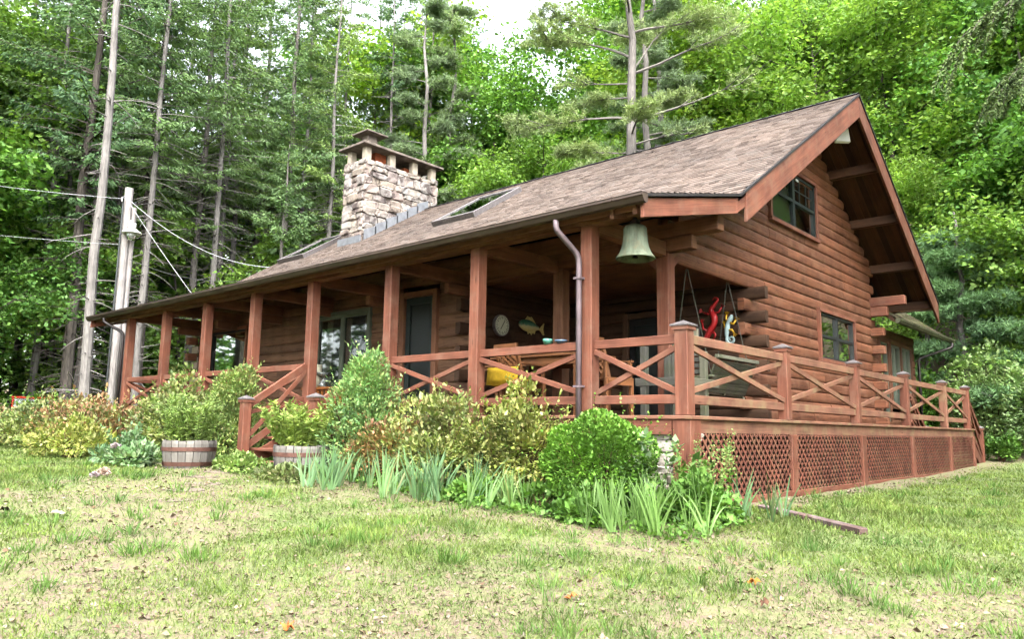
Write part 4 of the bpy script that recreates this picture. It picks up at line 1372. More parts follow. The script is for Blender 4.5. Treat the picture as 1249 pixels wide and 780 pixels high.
# ================================================================== TREES
SP_A = TreeKind(mk_spruce(1, 29, 9.5, 3.8, M['spruce'], M['bark_mid'], .19, 120, 4.4, 125))
SP_B = TreeKind(mk_spruce(2, 31, 12.0, 3.5, M['spruce'], M['bark_pale'], .16, 130, 4.0, 120))
SP_C = TreeKind(mk_spruce(3, 24, 7.5, 3.4, M['spruce_dark'], M['bark_dark'], .18, 110, 4.4, 120))
SP_S = TreeKind(mk_spruce(4, 28, 19.5, 2.2, M['spruce_dark'], M['bark_pale'], .155, 110, 3.5, 90))
SP_Y = TreeKind(mk_spruce(6, 13, 1.2, 2.6, M['spruce'], M['bark_mid'], .12, 10, 6.5, 120))
G_SP = 'tall spruces with bare lower trunks behind the cabin'
spruces = [
 (SP_S, -21.1, .9, 'tall pale bare spruce trunk left of the utility pole, first one past the porch eave', 1.0, .3),
 (SP_C, -25.0, 1.6, 'dark spruce trunk just left of the pale bare trunk', 1.08, 1.2),
 (SP_A, -26.6, 2.6, 'second grey trunk of the dark pair left of the pale bare trunk', 1.05, 2.0),
 (SP_B, -28.6, 1.6, 'thin grey spruce trunk standing above the azaleas at far left', .85, 3.0),
 (SP_C, -30.8, .9, 'dark branchy spruce behind the red vehicle at far left', .95, 4.4),
 (SP_B, -31.2, 5.1, 'thin pale trunk between the big bare trunk and the utility pole', .8, 5.0),
 (SP_C, -26.1, 4.4, 'spruce with hanging dark boughs directly behind the utility pole', 1.15, .8),
 (SP_A, -28.4, 7.4, 'grey spruce trunk seen just right of the utility pole lamp', .92, 2.6),
 (SP_B, -27.1, 7.7, 'spruce trunk leaning slightly right of the pole above the porch roof', .95, 3.8),
 (SP_B, -31.0, 10.5, 'straight pale spruce trunk rising where the roof meets the eave at left', .95, 5.6),
 (SP_A, -28.1, 11.6, 'thick pale spruce trunk above the left skylight', 1.0, 1.6),
 (SP_B, -30.3, 13.8, 'thin spruce trunk right beside the thick one above the left skylight', .9, .2),
 (SP_C, -31.5, 16.2, 'dark spruce trunk half way between the skylight trunks and the chimney', .95, 2.2),
 (SP_B, -26.2, 12.9, 'slim pale spruce trunk close to the left side of the chimney', .86, 3.3),
 (SP_S, -28.5, 18.1, 'tall pale trunk rising straight above the chimney cap', .96, 4.1),
 (SP_A, -34.8, 7.6, 'spruce farther back behind the service wires', 1.05, 5.1),
 (SP_A, -35.7, 14.4, 'spruce with drooping pale boughs far behind the left roof end', 1.1, .9),
 (SP_A, -33.0, 20.4, 'spruce far back between chimney and the skylight trunks', 1.0, 1.9),
 (SP_A, -38.5, 11.0, 'spruce deep in the wood above the wires', 1.1, 2.9),
 (SP_C, -37.0, 3.2, 'dark spruce deep in the wood behind the thin far left trunk', 1.05, 3.6),
 (SP_A, -36.5, 18.0, 'tallest back row spruce left of the chimney', 1.12, 4.8),
 (SP_A, -29.6, 22.0, 'tall spruce filling the gap left of the open sky', 1.0, 2.0),
 (SP_A, -33.5, 24.5, 'spruce far back above the chimney cap', 1.05, 4.0),
 (SP_B, -36.5, 25.5, 'thin tall spruce far back above the left side of the chimney', 1.0, 5.2),
 (SP_A, -32.5, 28.5, 'spruce far back just left of the open sky', .92, .6),
 (SP_B, -23.9, 3.4, 'slim pale trunk just right of the utility pole, close behind the eave', .84, 1.0),
 (SP_B, -29.4, 9.0, 'slim pale trunk in the gap between pole and straight trunk', .9, 2.0),
 (SP_B, -33.8, 11.4, 'slim grey trunk just left of the thick one above the left skylight', .95, 3.1),
 (SP_B, -32.2, 17.8, 'pale slim trunk a little left of the chimney, farther back', .95, 4.2),
 (SP_S, -36.8, 5.6, 'bare pale trunk far back left of the utility pole', 1.0, 5.3),
 (SP_S, -33.0, 3.6, 'bare slim trunk between the dark pair and the big pale trunk', .9, .7),
 (SP_S, -37.5, 12.9, 'bare pale trunk far back between the wires and the skylight', 1.0, 1.7),
 (SP_B, -34.5, -.6, 'pale trunk at the far left behind the red vehicle', .95, 2.7),
 (SP_S, -39.0, 1.4, 'bare trunk deep in the wood at far left', 1.0, 3.7),
 (SP_Y, -24.4, 9.2, 'young bushy spruce between the trunks above the left roof end', 1.0, .4),
 (SP_Y, -23.0, 13.4, 'young spruce with low green boughs left of the chimney stones', .95, 1.4),
 (SP_Y, -30.2, 4.2, 'young dark spruce at the foot of the dark trunk pair', .8, 2.4),
 (SP_Y, -33.6, 9.2, 'young spruce filling the gap behind the straight pale trunk', 1.1, 5.3),
 (SP_Y, -25.6, 17.5, 'young spruce showing beyond the chimney at its left', .9, 5.9),
]
for kd, x, y, lab, sc_, ro in spruces:
    kd.place('spruce_tree', x, y, lab, 'tree', G_SP, ro, sc_)

BL_A = TreeKind(mk_broadleaf(21, 19, 5.2, .28, .22, 430, 62, M['leaf_lime'], M['bark_dark'], .2))
BL_B = TreeKind(mk_broadleaf(22, 20, 5.0, .25, .22, 430, 62, M['leaf_mid'], M['bark_dark'], .22))
BL_C = TreeKind(mk_broadleaf(23, 16, 4.6, .22, .20, 400, 62, M['leaf_deep'], M['bark_dark'], .18))
BL_D = TreeKind(mk_broadleaf(24, 9, 3.6, .16, .17, 330, 60, M['leaf_mid'], M['bark_dark'], .09))
BL_E = TreeKind(mk_broadleaf(25, 19, 4.6, .40, .20, 300, 60, M['leaf_lime'], M['bark_dark'], .26))
G_BL = 'leafy trees on the slope behind the cabin'
broad = [
 (BL_E, -26.0, -4.9, 'leafy maple at the far left edge nearest the lawn', 1.0, .5, None),
 (BL_A, -29.5, -2.0, 'bright maple at the far left behind the red vehicle', 1.0, 1.5, None),
 (BL_A, -36.0, 4.2, 'lime leafed tree far back at the left beyond the spruces', 1.15, 2.5, None),
 (BL_D, -26.6, -1.6, 'small green tree low at the left edge of the lawn', .9, 3.5, 'leaf_deep'),
 (BL_B, -30.6, 26.0, 'rounded green tree just right of the chimney trunks', 1.25, 4.5, None),
 (BL_B, -26.2, 24.6, 'large fresh green tree right of the chimney below the open sky', 1.1, 5.5, None),
 (BL_A, -29.4, 32.4, 'pale far tree whose top meets the open sky at its left', 1.05, .2, None),
 (BL_C, -23.4, 27.9, 'deeper green tree under the middle of the open sky', 1.2, 1.2, 'leaf_mid'),
 (BL_B, -25.0, 33.2, 'far green tree under the right part of the open sky', 1.05, 2.2, None),
 (BL_A, -19.4, 20.4, 'lime green round topped tree left of the white pine', .84, 3.2, None),
 (BL_D, -17.2, 18.6, 'low green tree between chimney and white pine above the ridge', 1.0, 4.2, None),
 (BL_A, -15.5, 29.0, 'bright tree behind the paired pines right of the white pine', 1.15, 5.2, None),
 (BL_A, -15.8, 35.0, 'far lime tree high above the middle of the ridge', 1.0, .9, None),
 (BL_A, -11.2, 29.9, 'large lime tree above the right half of the roof ridge', 1.05, 1.9, None),
 (BL_E, -7.4, 25.6, 'dark forked trunk tree rising just left of the gable peak', 1.0, 2.9, None),
 (BL_B, -7.9, 34.3, 'green tree high on the slope behind the gable peak', 1.1, 3.9, None),
 (BL_A, -4.4, 25.4, 'sunny lime tree just right of the gable peak', .95, 4.9, None),
 (BL_A, -4.2, 33.0, 'lime tree farther up the slope right of the gable peak', 1.1, 5.9, None),
 (BL_B, -1.9, 28.2, 'fresh green tree beyond the rear rake board', .95, .7, None),
 (BL_B, .4, 24.4, 'leafy tree at the right edge of the photo above the hedge', .85, 1.7, None),
 (BL_A, 1.4, 31.0, 'lime tree higher up at the right edge of the photo', 1.05, 2.7, None),
 (BL_B, -3.2, 39.0, 'far tree near the top of the slope at the right', 1.1, 3.7, None),
 (BL_B, -21.8, 38.5, 'far tree just right of the open sky behind the pine tops', 1.4, 4.7, None),
 (BL_B, -9.0, 41.6, 'far tree at the crest above the gable', 1.1, 5.7, None),
 (BL_B, -20.8, 30.0, 'full green tree right behind the tall white pine', 1.22, .4, None),
 (BL_B, -14.2, 40.7, 'far tree at the crest above the middle of the ridge', 1.1, 1.4, None),
 (BL_C, -2.6, 22.6, 'fresh green low tree behind the rear wing roof', .62, 2.4, 'leaf_lime'),
 (BL_D, 1.8, 20.4, 'small green tree overhanging the hedge at right', .95, 3.4, 'leaf_lime'),
 (BL_D, -.6, 26.4, 'small tree on the bank between hedge and tall trees at right', 1.1, 4.4, None),
 (BL_D, -27.6, 21.6, 'small bright tree at the foot of the trunks behind the chimney', 1.1, 5.4, 'leaf_lime'),
 (BL_D, -33.0, 12.6, 'small bright broadleaf among the spruces left of the chimney', 1.1, .1, 'leaf_lime'),
 (BL_D, -34.2, 6.4, 'small leafy tree among the spruces right of the pole', 1.2, 1.1, 'leaf_mid'),
 (BL_D, -29.0, 4.0, 'small bright tree low between the dark trunk pair and the pole', 1.0, 2.0, 'leaf_lime'),
 (BL_D, -30.0, 8.2, 'small bright tree low to the right of the pole lamp', 1.15, 3.0, 'leaf_lime'),
 (BL_D, -31.5, 14.8, 'small fresh green tree behind the left skylight trunks', 1.25, 4.0, 'leaf_lime'),
 (BL_D, -29.0, 16.4, 'small fresh green tree low at the left of the chimney', 1.1, 5.0, 'leaf_lime'),
 (BL_D, -31.6, -1.2, 'small bright tree above the red vehicle', 1.1, 6.0, 'leaf_lime'),
 (BL_B, -38.0, 9.5, 'broad fresh green tree behind the wires, deep in the wood', .95, .9, None),
 (BL_B, -36.0, .8, 'broad fresh green tree deep in the wood above the azaleas', .95, 1.9, None),
 (BL_A, -37.0, 17.0, 'broad lime tree deep in the wood left of the chimney', 1.0, 2.9, None),
 (BL_B, -33.5, -2.6, 'full green tree at the far left edge behind the maple', .9, 3.3, None),
 (BL_D, -28.2, -3.0, 'low bushy green tree at the far left edge of the lawn', 1.2, 4.3, 'leaf_mid'),
 (BL_A, -18.6, 34.0, 'tall lime tree filling the sky right of the white pine trunk', 1.35, 1.3, None),
 (BL_A, -35.5, 24.0, 'very tall lime tree high above the chimney cap', 1.42, 2.2, None),
 (BL_B, -38.6, 20.4, 'very tall green tree high above the left of the chimney', 1.42, 3.2, None),
 (BL_B, -34.4, 29.5, 'tall green tree just left of the open sky, far back', 1.3, 4.2, None),
 (BL_A, -41.0, 15.0, 'tall lime tree glowing through the spruces at left', 1.05, 2.1, None),
 (BL_A, -43.0, 7.0, 'tall green tree glowing through the spruces behind the pole', 1.05, 3.1, None),
 (BL_B, -39.5, 22.5, 'tall green tree showing through left of the chimney trunks', 1.1, 4.1, None),
 (BL_A, 5.6, 27.0, 'lime tree just beyond the right edge of the photo', 1.0, 5.1, None),
 (BL_B, 5.0, 21.5, 'green tree leaning in from the right edge', .9, 6.1, None),
]
for kd, x, y, lab, sc_, ro, mt in broad:
    kd.place('broadleaf_tree', x, y, lab, 'tree', G_BL, ro, sc_, None, M[mt] if mt else None)

# ---- white pines: long bare limbs ending in soft needle plumes
def needle_tufts(nr, pts, u0, tufts, spread, per, ln, wd, acc, up=.35):
    A = np.array([tuple(q) for q in pts]); m = len(A) - 1
    for _ in range(tufts):
        u = (u0 + (1 - u0) * nr.rand() ** .8) * (m - .001); i = int(u); c = A[i] + (A[i + 1] - A[i]) * (u - i)
        c = c + nr.normal(scale=1, size=3) * spread * np.array([1, 1, .38])
        ax = unit((A[i + 1] - A[i])[None])
        d = unit(rnd_dirs(nr, per) + ax * .7 + np.array([0, 0, up]))
        l = ln * nr.uniform(.6, 1.25, (per, 1))
        s = unit(np.cross(d, rnd_dirs(nr, per)))
        acc[0].append(np.repeat(c[None], per, 0) + nr.normal(scale=.03, size=(per, 3))); acc[1].append(d * l); acc[2].append(s * wd)
def mk_pine(seed, H, rad, limbs, bark, mat):
    r = random.Random(seed); nr = np.random.RandomState(seed)
    tb = MB(); n = 10
    tp = [(r.uniform(-.06, .06) * i ** .5, r.uniform(-.06, .06) * i ** .5, H * i / n) for i in range(n + 1)]
    tb.tube(tp, [rad * (1 - i / n) ** .7 + .03 for i in range(n + 1)], 10)
    acc = ([], [], [])
    for (z, az, L, rise, droop, u0, tufts, spread) in limbs:
        f = min(z / H, .99) * n; i = int(f); p = Vector(tp[i]).lerp(Vector(tp[i + 1]), f - i)
        pts = curve_pts(p, (math.cos(az), math.sin(az), rise), L, 8, droop, .09, r)
        rr = .05 * (L / 3) ** .6
        tb.tube(pts, [rr * (1 - k / 9.5) for k in range(9)], 5, False)
        needle_tufts(nr, pts, u0, int(tufts * 1.0), spread * 1.2, 20, .21, .012, acc)
        for q in range(7):
            k = r.randint(3, 7); a2 = az + r.choice((-1, 1)) * r.uniform(.3, 1.0)
            p2 = curve_pts(pts[k], (math.cos(a2), math.sin(a2), rise * .5 + .1), L * r.uniform(.18, .4), 4, droop * .6, .1, r)
            tb.tube(p2, [.02, .016, .012, .008, .005], 4, False)
            if tufts: needle_tufts(nr, p2, .3, max(4, tufts // 5), spread * .8, 20, .21, .012, acc)
    return tb, None, tuple(np.concatenate(a) for a in acc), mat, bark
LR = math.atan2(-.667, -.745)      # a limb heading to the left of the house
RR = math.atan2(.667, .745)
hero = [(15.3, LR + .2, 4.0, .55, .75, .55, 96, .20), (14.2, LR - .3, 2.8, .15, .1, .6, 16, .12), (12.7, LR + .05, 4.6, .12, .55, .42, 90, .20),
        (11.3, LR - .1, 2.6, .1, .2, .35, 96, .22), (14.7, RR + .1, 2.6, 1.6, -.2, .7, 20, .2), (14.6, RR - .1, 4.6, .4, -.25, .6, 36, .18),
        (12.9, RR + .2, 2.6, .5, .1, .45, 96, .2), (12.6, RR - .2, 4.9, .25, -.1, .75, 16, .15), (11.6, RR, 2.8, .3, .3, .8, 10, .12),
        (16.2, LR, 3.8, .35, .2, .35, 90, .26), (16.4, RR, 4.2, .3, .2, .35, 100, .28), (17.0, RR + 1.4, 3.2, .3, .2, .3, 80, .26),
        (17.2, LR + 1.3, 3.0, .3, .2, .3, 80, .26), (18.0, LR, 3.4, .4, .2, .3, 90, .26), (18.4, RR, 3.4, .4, .2, .3, 90, .26),
        (19.6, LR + .6, 2.8, .5, .2, .3, 80, .26), (20.0, RR + .5, 2.8, .5, .2, .3, 80, .26), (21.3, 1.0, 2.2, .6, .2, .3, 96, .25), (21.6, 4.0, 2.2, .6, .2, .3, 96, .25),
        (10.3, LR + .4, 2.0, .2, .3, .3, 60, .2), (13.6, RR + 2.6, 2.4, .2, .2, .4, 60, .2), (12.0, LR + 1.6, 2.4, .2, .2, .4, 60, .2), (10.6, RR + 1.5, 1.6, .2, .2, .3, 30, .2)]
WP = TreeKind(mk_pine(31, 23, .27, hero, M['bark_mid'], M['pine']))
WP.place('white_pine', -11.3, 16.4, 'tall white pine with long crooked limbs and soft pale plumes above the ridge', 'tree', 'white pines behind the ridge')
r = random.Random(77)
back = [(9 + i * .7, r.uniform(0, 6.28), r.uniform(1.4, 3.0) * (1.1 - i / 34), .25, .25, .35, 60, .26) for i in range(23)]
WP2 = TreeKind(mk_pine(32, 24, .22, back, M['bark_mid'], M['pine']))
WP2.place('white_pine', -13.9, 21.6, 'straight pine trunk close behind the right side of the tall white pine', 'tree', 'white pines behind the ridge', .4)
WP2.place('white_pine', -14.9, 24.4, 'paler pine trunk, right one of the close pair behind the white pine', 'tree', 'white pines behind the ridge', 2.4, .98, None, None, M['bark_pale'])
WP2.place('white_pine', -26.6, 19.0, 'pine with clear pale trunk just right of the chimney', 'tree', 'white pines behind the ridge', 3.4, 1.0, None, None, M['bark_pale'])
WP2.place('white_pine', -27.4, 21.8, 'second pine trunk right of the chimney, farther back', 'tree', 'white pines behind the ridge', 5.0, 1.04)
low = [(.8 + i * .32, i * 2.2 + r.uniform(-.4, .4), r.uniform(1.6, 2.6) * (1.15 - i / 26), .2, .25, .25, 96, .26) for i in range(19)]
WP3 = TreeKind(mk_pine(33, 7.6, .1, low, M['bark_mid'], leafmat('green_young_pine_needles', [(.17, .31, .13), (.22, .39, .17), (.28, .45, .20)], .3, .7, .4, .25)))
WP3.place('young_pine', -1.0, 19.4, 'soft needled young pine behind the rear wing, above the hedge', 'tree', None, .6, 1.0)

# ---- hemlock just outside the right edge whose boughs hang into the picture
def mk_hemlock(seed):
    r = random.Random(seed); nr = np.random.RandomState(seed)
    tb = MB(); H = 13
    tb.tube([(0, 0, H * i / 8) for i in range(9)], [.2 * (1 - i / 8) ** .8 + .02 for i in range(9)], 9)
    P, D, S = [], [], []
    limbs = [(6.2, LR - .1, 2.9, .50, 2.6), (6.6, LR + .25, 3.6, .40, 1.2), (5.9, LR + .5, 2.6, .35, 1.6), (7.1, LR - .3, 3.2, .30, 1.2), (7.5, LR + .1, 3.9, .25, 1.1), (6.7, LR, 2.6, .3, 1.8)]
    limbs += [(r.uniform(5, 12), r.uniform(0, 6.28), r.uniform(1.2, 2.6), .3, .9) for _ in range(16)]
    for z, az, L, rise, droop in limbs:
        pts = curve_pts((0, 0, z), (math.cos(az), math.sin(az), rise), L, 9, droop, .09, r)
        tb.tube(pts, [.045 * (1 - i / 11) + .004 for i in range(10)], 5, False)
        for k in range(3, 10):
            for q in range(7):
                a2 = az + r.choice((-1, 1)) * r.uniform(.1, 1.3)
                p2 = curve_pts(pts[k], (math.cos(a2), math.sin(a2), -.1), L * r.uniform(.12, .32), 5, 1.9, .1, r)
                tb.tube(p2, [.009, .007, .006, .005, .004, .003], 3, False)
                A = np.array([tuple(v) for v in p2]); m = 260
                u = nr.uniform(0, 4.99, m); i = u.astype(int); c = A[i] + (A[i + 1] - A[i]) * (u - i)[:, None]
                ax = unit(A[i + 1] - A[i]); d = unit(ax * .6 + rnd_dirs(nr, m) * .9 + np.array([0, 0, -.35]))
                P.append(c); D.append(d * nr.uniform(.03, .075, (m, 1))); S.append(unit(np.cross(d, rnd_dirs(nr, m))) * .0115)
    return tb, None, (np.concatenate(P), np.concatenate(D), np.concatenate(S)), M['hemlock'], M['bark_dark']
HK = TreeKind(mk_hemlock(41))
HK.place('hemlock_tree', 5.35, 4.7, 'hemlock at the right edge with dark drooping boughs hanging into the top corner')

# ---- far wood and undergrowth: one mass each
def clump_mass(name, mat, seed, spots, per, leaf, lab=None):
    nr = np.random.RandomState(seed); P, D, S = [], [], []
    for x, y, z, R, fl in spots:
        m = per
        q = rnd_dirs(nr, m) * nr.uniform(.3, 1, (m, 1)) ** .5
        off = q * np.array([R, R, R * fl]); off[:, 2] -= (off[:, 0] ** 2 + off[:, 1] ** 2) / R * .3
        d = unit(q * np.array([1, 1, .3]) + nr.normal(scale=.5, size=(m, 3)) + np.array([0, 0, -.2]))
        s = unit(np.cross(d, np.array([0, 0, 1.0]) + nr.normal(scale=.5, size=(m, 3))))
        l = leaf * nr.uniform(.6, 1.3, (m, 1))
        P.append(np.array([x, y, z]) + off); D.append(d * l); S.append(s * l * .35)
    o = leaves_mesh(name, np.concatenate(P), np.concatenate(D), np.concatenate(S), 1.0, mat)
    tag(o, lab, None, None, 'stuff'); return o
r = random.Random(9)
def polar(a, d): # angle to the right of the view direction, distance from the viewpoint
    ca, sa = math.cos(a), math.sin(a)
    fx, fy = AZ; rx, ry = AZ[1], -AZ[0]
    return CX + d * (fx * ca + rx * sa), CY + d * (fy * ca + ry * sa)
spots = []
while len(spots) < 1500:
    a = r.uniform(-.80, .80); d = r.uniform(45, 74); x, y = polar(a, d)
    g = gz1(x, y)
    top = (.40 if -.06 < a < .11 else .64) * d
    z = g + r.random() ** .8 * 17
    if z > top - 1.0 or (a < 0 and x > -30 and y < 20): continue
    spots.append((x, y, z, r.uniform(1.0, 2.2), r.uniform(.35, .6)))
clump_mass('forest_backdrop', M['leaf_lime'], 51, spots, 84, .42, 'distant leafy wood on the slope behind the cabin')
spots = []
while len(spots) < 620:
    a = r.uniform(-.72, .72); d = r.uniform(24, 46); x, y = polar(a, d)
    if (x > -19.5 and y < 17) or (y < -4) or (x > -23 and y < 4) or (x > -2 and y < 21): continue
    spots.append((x, y, gz1(x, y) + r.random() ** 1.6 * 1.9, r.uniform(.4, 1.0), r.uniform(.35, .6)))
ring = []
while len(ring) < 3200:
    a = r.choice((r.uniform(1.1, 2.5), r.uniform(-2.6, -.78))); d = r.uniform(34, 46); x, y = polar(a, d)
    ring.append((x, y, gz1(x, y) + r.random() * 24, r.uniform(1.2, 2.4), r.uniform(.4, .7)))
clump_mass('far_treeline', M['leaf_deep'], 53, ring, 46, .5, 'leafy trees across the clearing')
clump_mass('undergrowth', M['leaf_mid'], 52, spots, 46, .16, 'shady green undergrowth beneath the trees')

# ================================================================== GARDEN
def bush(name, x, y, rx, ry, h, n, leaf, mat, label, cat='bush', group=None, seed=1, lumps=9, slim=.35, up=.6, shape='dome', stems=16, bottom=.0, ragged=.12, spike=0):
    nr = np.random.RandomState(seed); r = random.Random(seed)
    z0 = gz1(x, y)
    root = empty(name, (x, y, z0), label, cat, group)
    L = []
    for i in range(lumps):
        a = i * 2.4 + r.uniform(-.4, .4); q = math.sqrt((i + .5) / lumps)
        if shape == 'dome':
            cx, cy = math.cos(a) * q * rx * .62, math.sin(a) * q * ry * .62
            top = h * (1 - .45 * q * q) * r.uniform(.86, 1.06)
            L.append((cx, cy, top * .58, rx * r.uniform(.36, .50), ry * r.uniform(.36, .50), top * .44))
        elif shape == 'cone':
            t = i / lumps
            rr = (1 - t) ** .55 * .68 + .22
            L.append((math.cos(a) * rx * .34 * rr, math.sin(a) * ry * .34 * rr, h * (.16 + .74 * t), rx * rr * .72, ry * rr * .72, h * .17))
        else:
            L.append((0, 0, h * .5, rx, ry, h * .5))
    per = n // len(L); P, O = [], []
    for (cx, cy, cz, a, b, c) in L:
        q = rnd_dirs(nr, per); rad = 1 - np.abs(nr.normal(scale=ragged, size=(per, 1))) - (nr.rand(per, 1) < .25) * nr.rand(per, 1) * .5
        if shape == 'ball':
            wob = 1 + .10 * np.sin(q[:, :1] * 5 + 1) * np.cos(q[:, 1:2] * 4) + .06 * np.sin(q[:, 2:3] * 9 + q[:, :1] * 7)
            rad = rad * wob
        p = q * rad * np.array([a, b, c]) + np.array([cx, cy, cz])
        P.append(p); O.append(unit(q / np.array([a, b, c])))
    P = np.concatenate(P); O = np.concatenate(O)
    k = P[:, 2] > bottom
    if shape == 'dome':
        w = np.sin(P[:, 0] * 9 + seed) + np.sin(P[:, 1] * 10 + 2 * seed) + np.sin(P[:, 2] * 11 + 3 * seed) + nr.normal(scale=.5, size=len(P))
        k = k & (w > -1.15)
    P, O = P[k], O[k]
    if spike:                                       # loose shoots that stick out of the outline
        k = nr.randint(0, len(P), spike); A = P[k][O[k][:, 2] > -.1]; B = O[k][O[k][:, 2] > -.1]
        d0 = unit(B + np.array([0, 0, 1.1]) + nr.normal(scale=.3, size=B.shape)); ln = nr.uniform(.12, .42, (len(A), 1))
        for t in np.linspace(.1, 1, 9):
            P = np.concatenate([P, A + d0 * ln * t]); O = np.concatenate([O, unit(d0 + rnd_dirs(nr, len(A)) * 1.2)])
    d, s = oriented(nr, len(P), O, up, .75)
    l = leaf * nr.uniform(.45, 1.4, (len(P), 1)) * nr.uniform(.8, 1.15, (len(P), 1))
    leaves_mesh('foliage', P, d * l, s * l * slim, 1.0, mat, root)
    if stems:
        mb = MB()
        for i in range(stems):
            a = r.uniform(0, 6.28); q = math.sqrt(r.random()) * .75
            mb.tube(curve_pts((x + r.uniform(-.08, .08), y + r.uniform(-.08, .08), z0 - .03), (math.cos(a) * q * rx, math.sin(a) * q * ry, h * .8), h * .8, 5, -.1, .05, r), [.018, .015, .012, .009, .006, .004], 4, False)
        mb.build('stems', M['stem'], root)
    return root
G_AZ = 'azalea bushes along the porch'
bush('azalea_bush', -10.0, -1.25, 1.35, .95, 1.62, 9500, .082, M['azalea'], 'tall yellow green azalea left of the entry steps, behind the left barrel', 'bush', G_AZ, 1, 11, .30, .7, spike=170)
bush('azalea_bush', -12.4, -1.75, 1.5, 1.0, 1.15, 9000, .082, M['azalea_red'], 'azalea with red tips below the last bays of the porch railing', 'bush', G_AZ, 2, 11, .30, .7, spike=170)
bush('azalea_bush', -14.6, -1.45, 1.6, 1.0, 1.35, 8000, .08, M['azalea_red'], 'reddish azalea below the left end of the porch', 'bush', G_AZ, 3, 11, .30, .7, spike=170)
bush('azalea_bush', -17.2, -1.5, 1.7, 1.1, 1.35, 8000, .085, M['azalea'], 'yellowish azalea past the left end of the porch', 'bush', G_AZ, 4, 11, .30, .7, spike=170)
bush('azalea_bush', -19.6, -1.9, 1.3, 1.0, 1.05, 5000, .085, M['azalea_red'], 'outermost azalea at the left, partly hiding the red vehicle', 'bush', G_AZ, 5, 9, .30, .7, spike=120)
bush('azalea_bush', -11.3, -2.7, 1.0, .8, .8, 5200, .075, M['azalea'], 'low darker azalea in front of the tall ones at left', 'bush', G_AZ, 6, 9, .30, .7, spike=60)
bush('azalea_bush', -3.25, -.85, .95, .70, 1.42, 12000, .062, M['azalea'], 'yellow leaved azalea in front of the railing bay with the door', 'bush', G_AZ, 7, 11, .28, .7, spike=240)
bush('azalea_bush', -2.05, -.62, .85, .55, 1.40, 11000, .062, M['azalea'], 'loose yellow azalea under the railing bay with the fish plaque', 'bush', G_AZ, 8, 10, .28, .7, spike=240)
bush('azalea_bush', -4.1, -1.05, .75, .6, .95, 7000, .062, M['azalea_red'], 'low orange tinged azalea between arborvitae and yellow azaleas', 'bush', G_AZ, 9, 9, .28, .7, spike=100)
G_AR = 'arborvitae beside the entry steps'
bush('arborvitae', -8.75, -.85, .92, .80, 1.74, 12000, .065, M['arbor'], 'cone shaped arborvitae left of the entry steps behind the handrail', 'bush', G_AR, 11, 12, .22, .9, 'cone', 5, spike=120)
bush('arborvitae', -4.72, -.98, .86, .80, 1.84, 15000, .058, M['arbor_blue'], 'cone shaped arborvitae right of the entry steps, greener on top', 'bush', G_AR, 12, 12, .22, .9, 'cone', 5, spike=120)
bush('boxwood', -.62, -.82, .61, .60, 1.05, 19000, .034, M['boxwood'], 'round clipped bright green boxwood near the porch corner', 'bush', None, 13, 1, .46, .7, 'ball', 8, -.02, .035, spike=60)
# hedge mass on the right beyond the rear steps
G_HE = 'pale green shrubs beyond the rear steps'
bush('honeysuckle_shrub', -.15, 17.9, 1.5, 1.1, 3.3, 11000, .10, M['hedge'], 'pale green arching shrub just right of the rear steps', 'bush', G_HE, 14, 12, .42, .4, spike=120)
bush('honeysuckle_shrub', 1.3, 17.4, 1.4, 1.2, 3.0, 10000, .10, M['hedge'], 'pale shrub at the right edge of the photo by the lawn', 'bush', G_HE, 15, 12, .42, .4, spike=120)
bush('honeysuckle_shrub', -2.4, 19.0, 1.5, 1.2, 2.7, 9000, .11, M['leaf_mid'], 'green shrub seen behind the last deck railing bays', 'bush', G_HE, 16, 12, .42, .4, spike=120)
bush('honeysuckle_shrub', .2, 20.8, 1.9, 1.4, 4.0, 9000, .12, M['leaf_mid'], 'greener shrub up the bank behind the pale ones', 'bush', G_HE, 17, 12, .42, .4, spike=80)
bush('fern_clump', .35, 16.3, .55, .4, .75, 2500, .10, M['lush'], 'bright low ferns at the foot of the rear steps', 'plant', None, 18, 7, .25, .9, spike=60)
# perennials
bush('peony_plant', -8.6, -2.75, .62, .45, .50, 2400, .09, M['peony'], 'blue green peony clump left of the left barrel', 'plant', None, 19, 8, .26, .8, spike=30)
bush('silvery_plant', -7.7, -3.0, .55, .35, .34, 1500, .09, M['peony'], 'low silvery plants at the foot of the left barrel', 'plant', None, 20, 7, .3, .6)
bush('leafy_perennial', .52, -.66, .48, .40, .52, 3000, .085, M['lush'], 'lush leafy perennial in front of the first lattice panel', 'plant', None, 21, 8, .34, .3, spike=40)
bush('leafy_perennial', -1.2, -1.15, .5, .3, .30, 1900, .08, M['lush'], 'low lush perennials between two iris clumps below the boxwood', 'plant', None, 22, 7, .34, .3)
bush('leafy_perennial', -.35, -1.55, .45, .24, .20, 1500, .075, M['lush'], 'low leafy perennials at the front of the bed below the boxwood', 'plant', None, 23, 7, .34, .3, spike=30)
bush('leafy_perennial', -2.05, -1.35, .40, .28, .30, 1300, .09, M['lush'], 'small leafy perennials left of the centre iris clump', 'plant', None, 24, 6, .34, .3)
bush('weed_patch', -6.1, -2.15, .55, .35, .28, 1500, .06, M['goldenrod'], 'low weeds between the two barrels', 'plant', None, 25, 6, .34, .5)
bush('weed_patch', -4.6, -2.3, .6, .35, .24, 1600, .06, M['clover'], 'low yellowish weeds in front of the right barrel', 'plant', None, 26, 6, .34, .5)
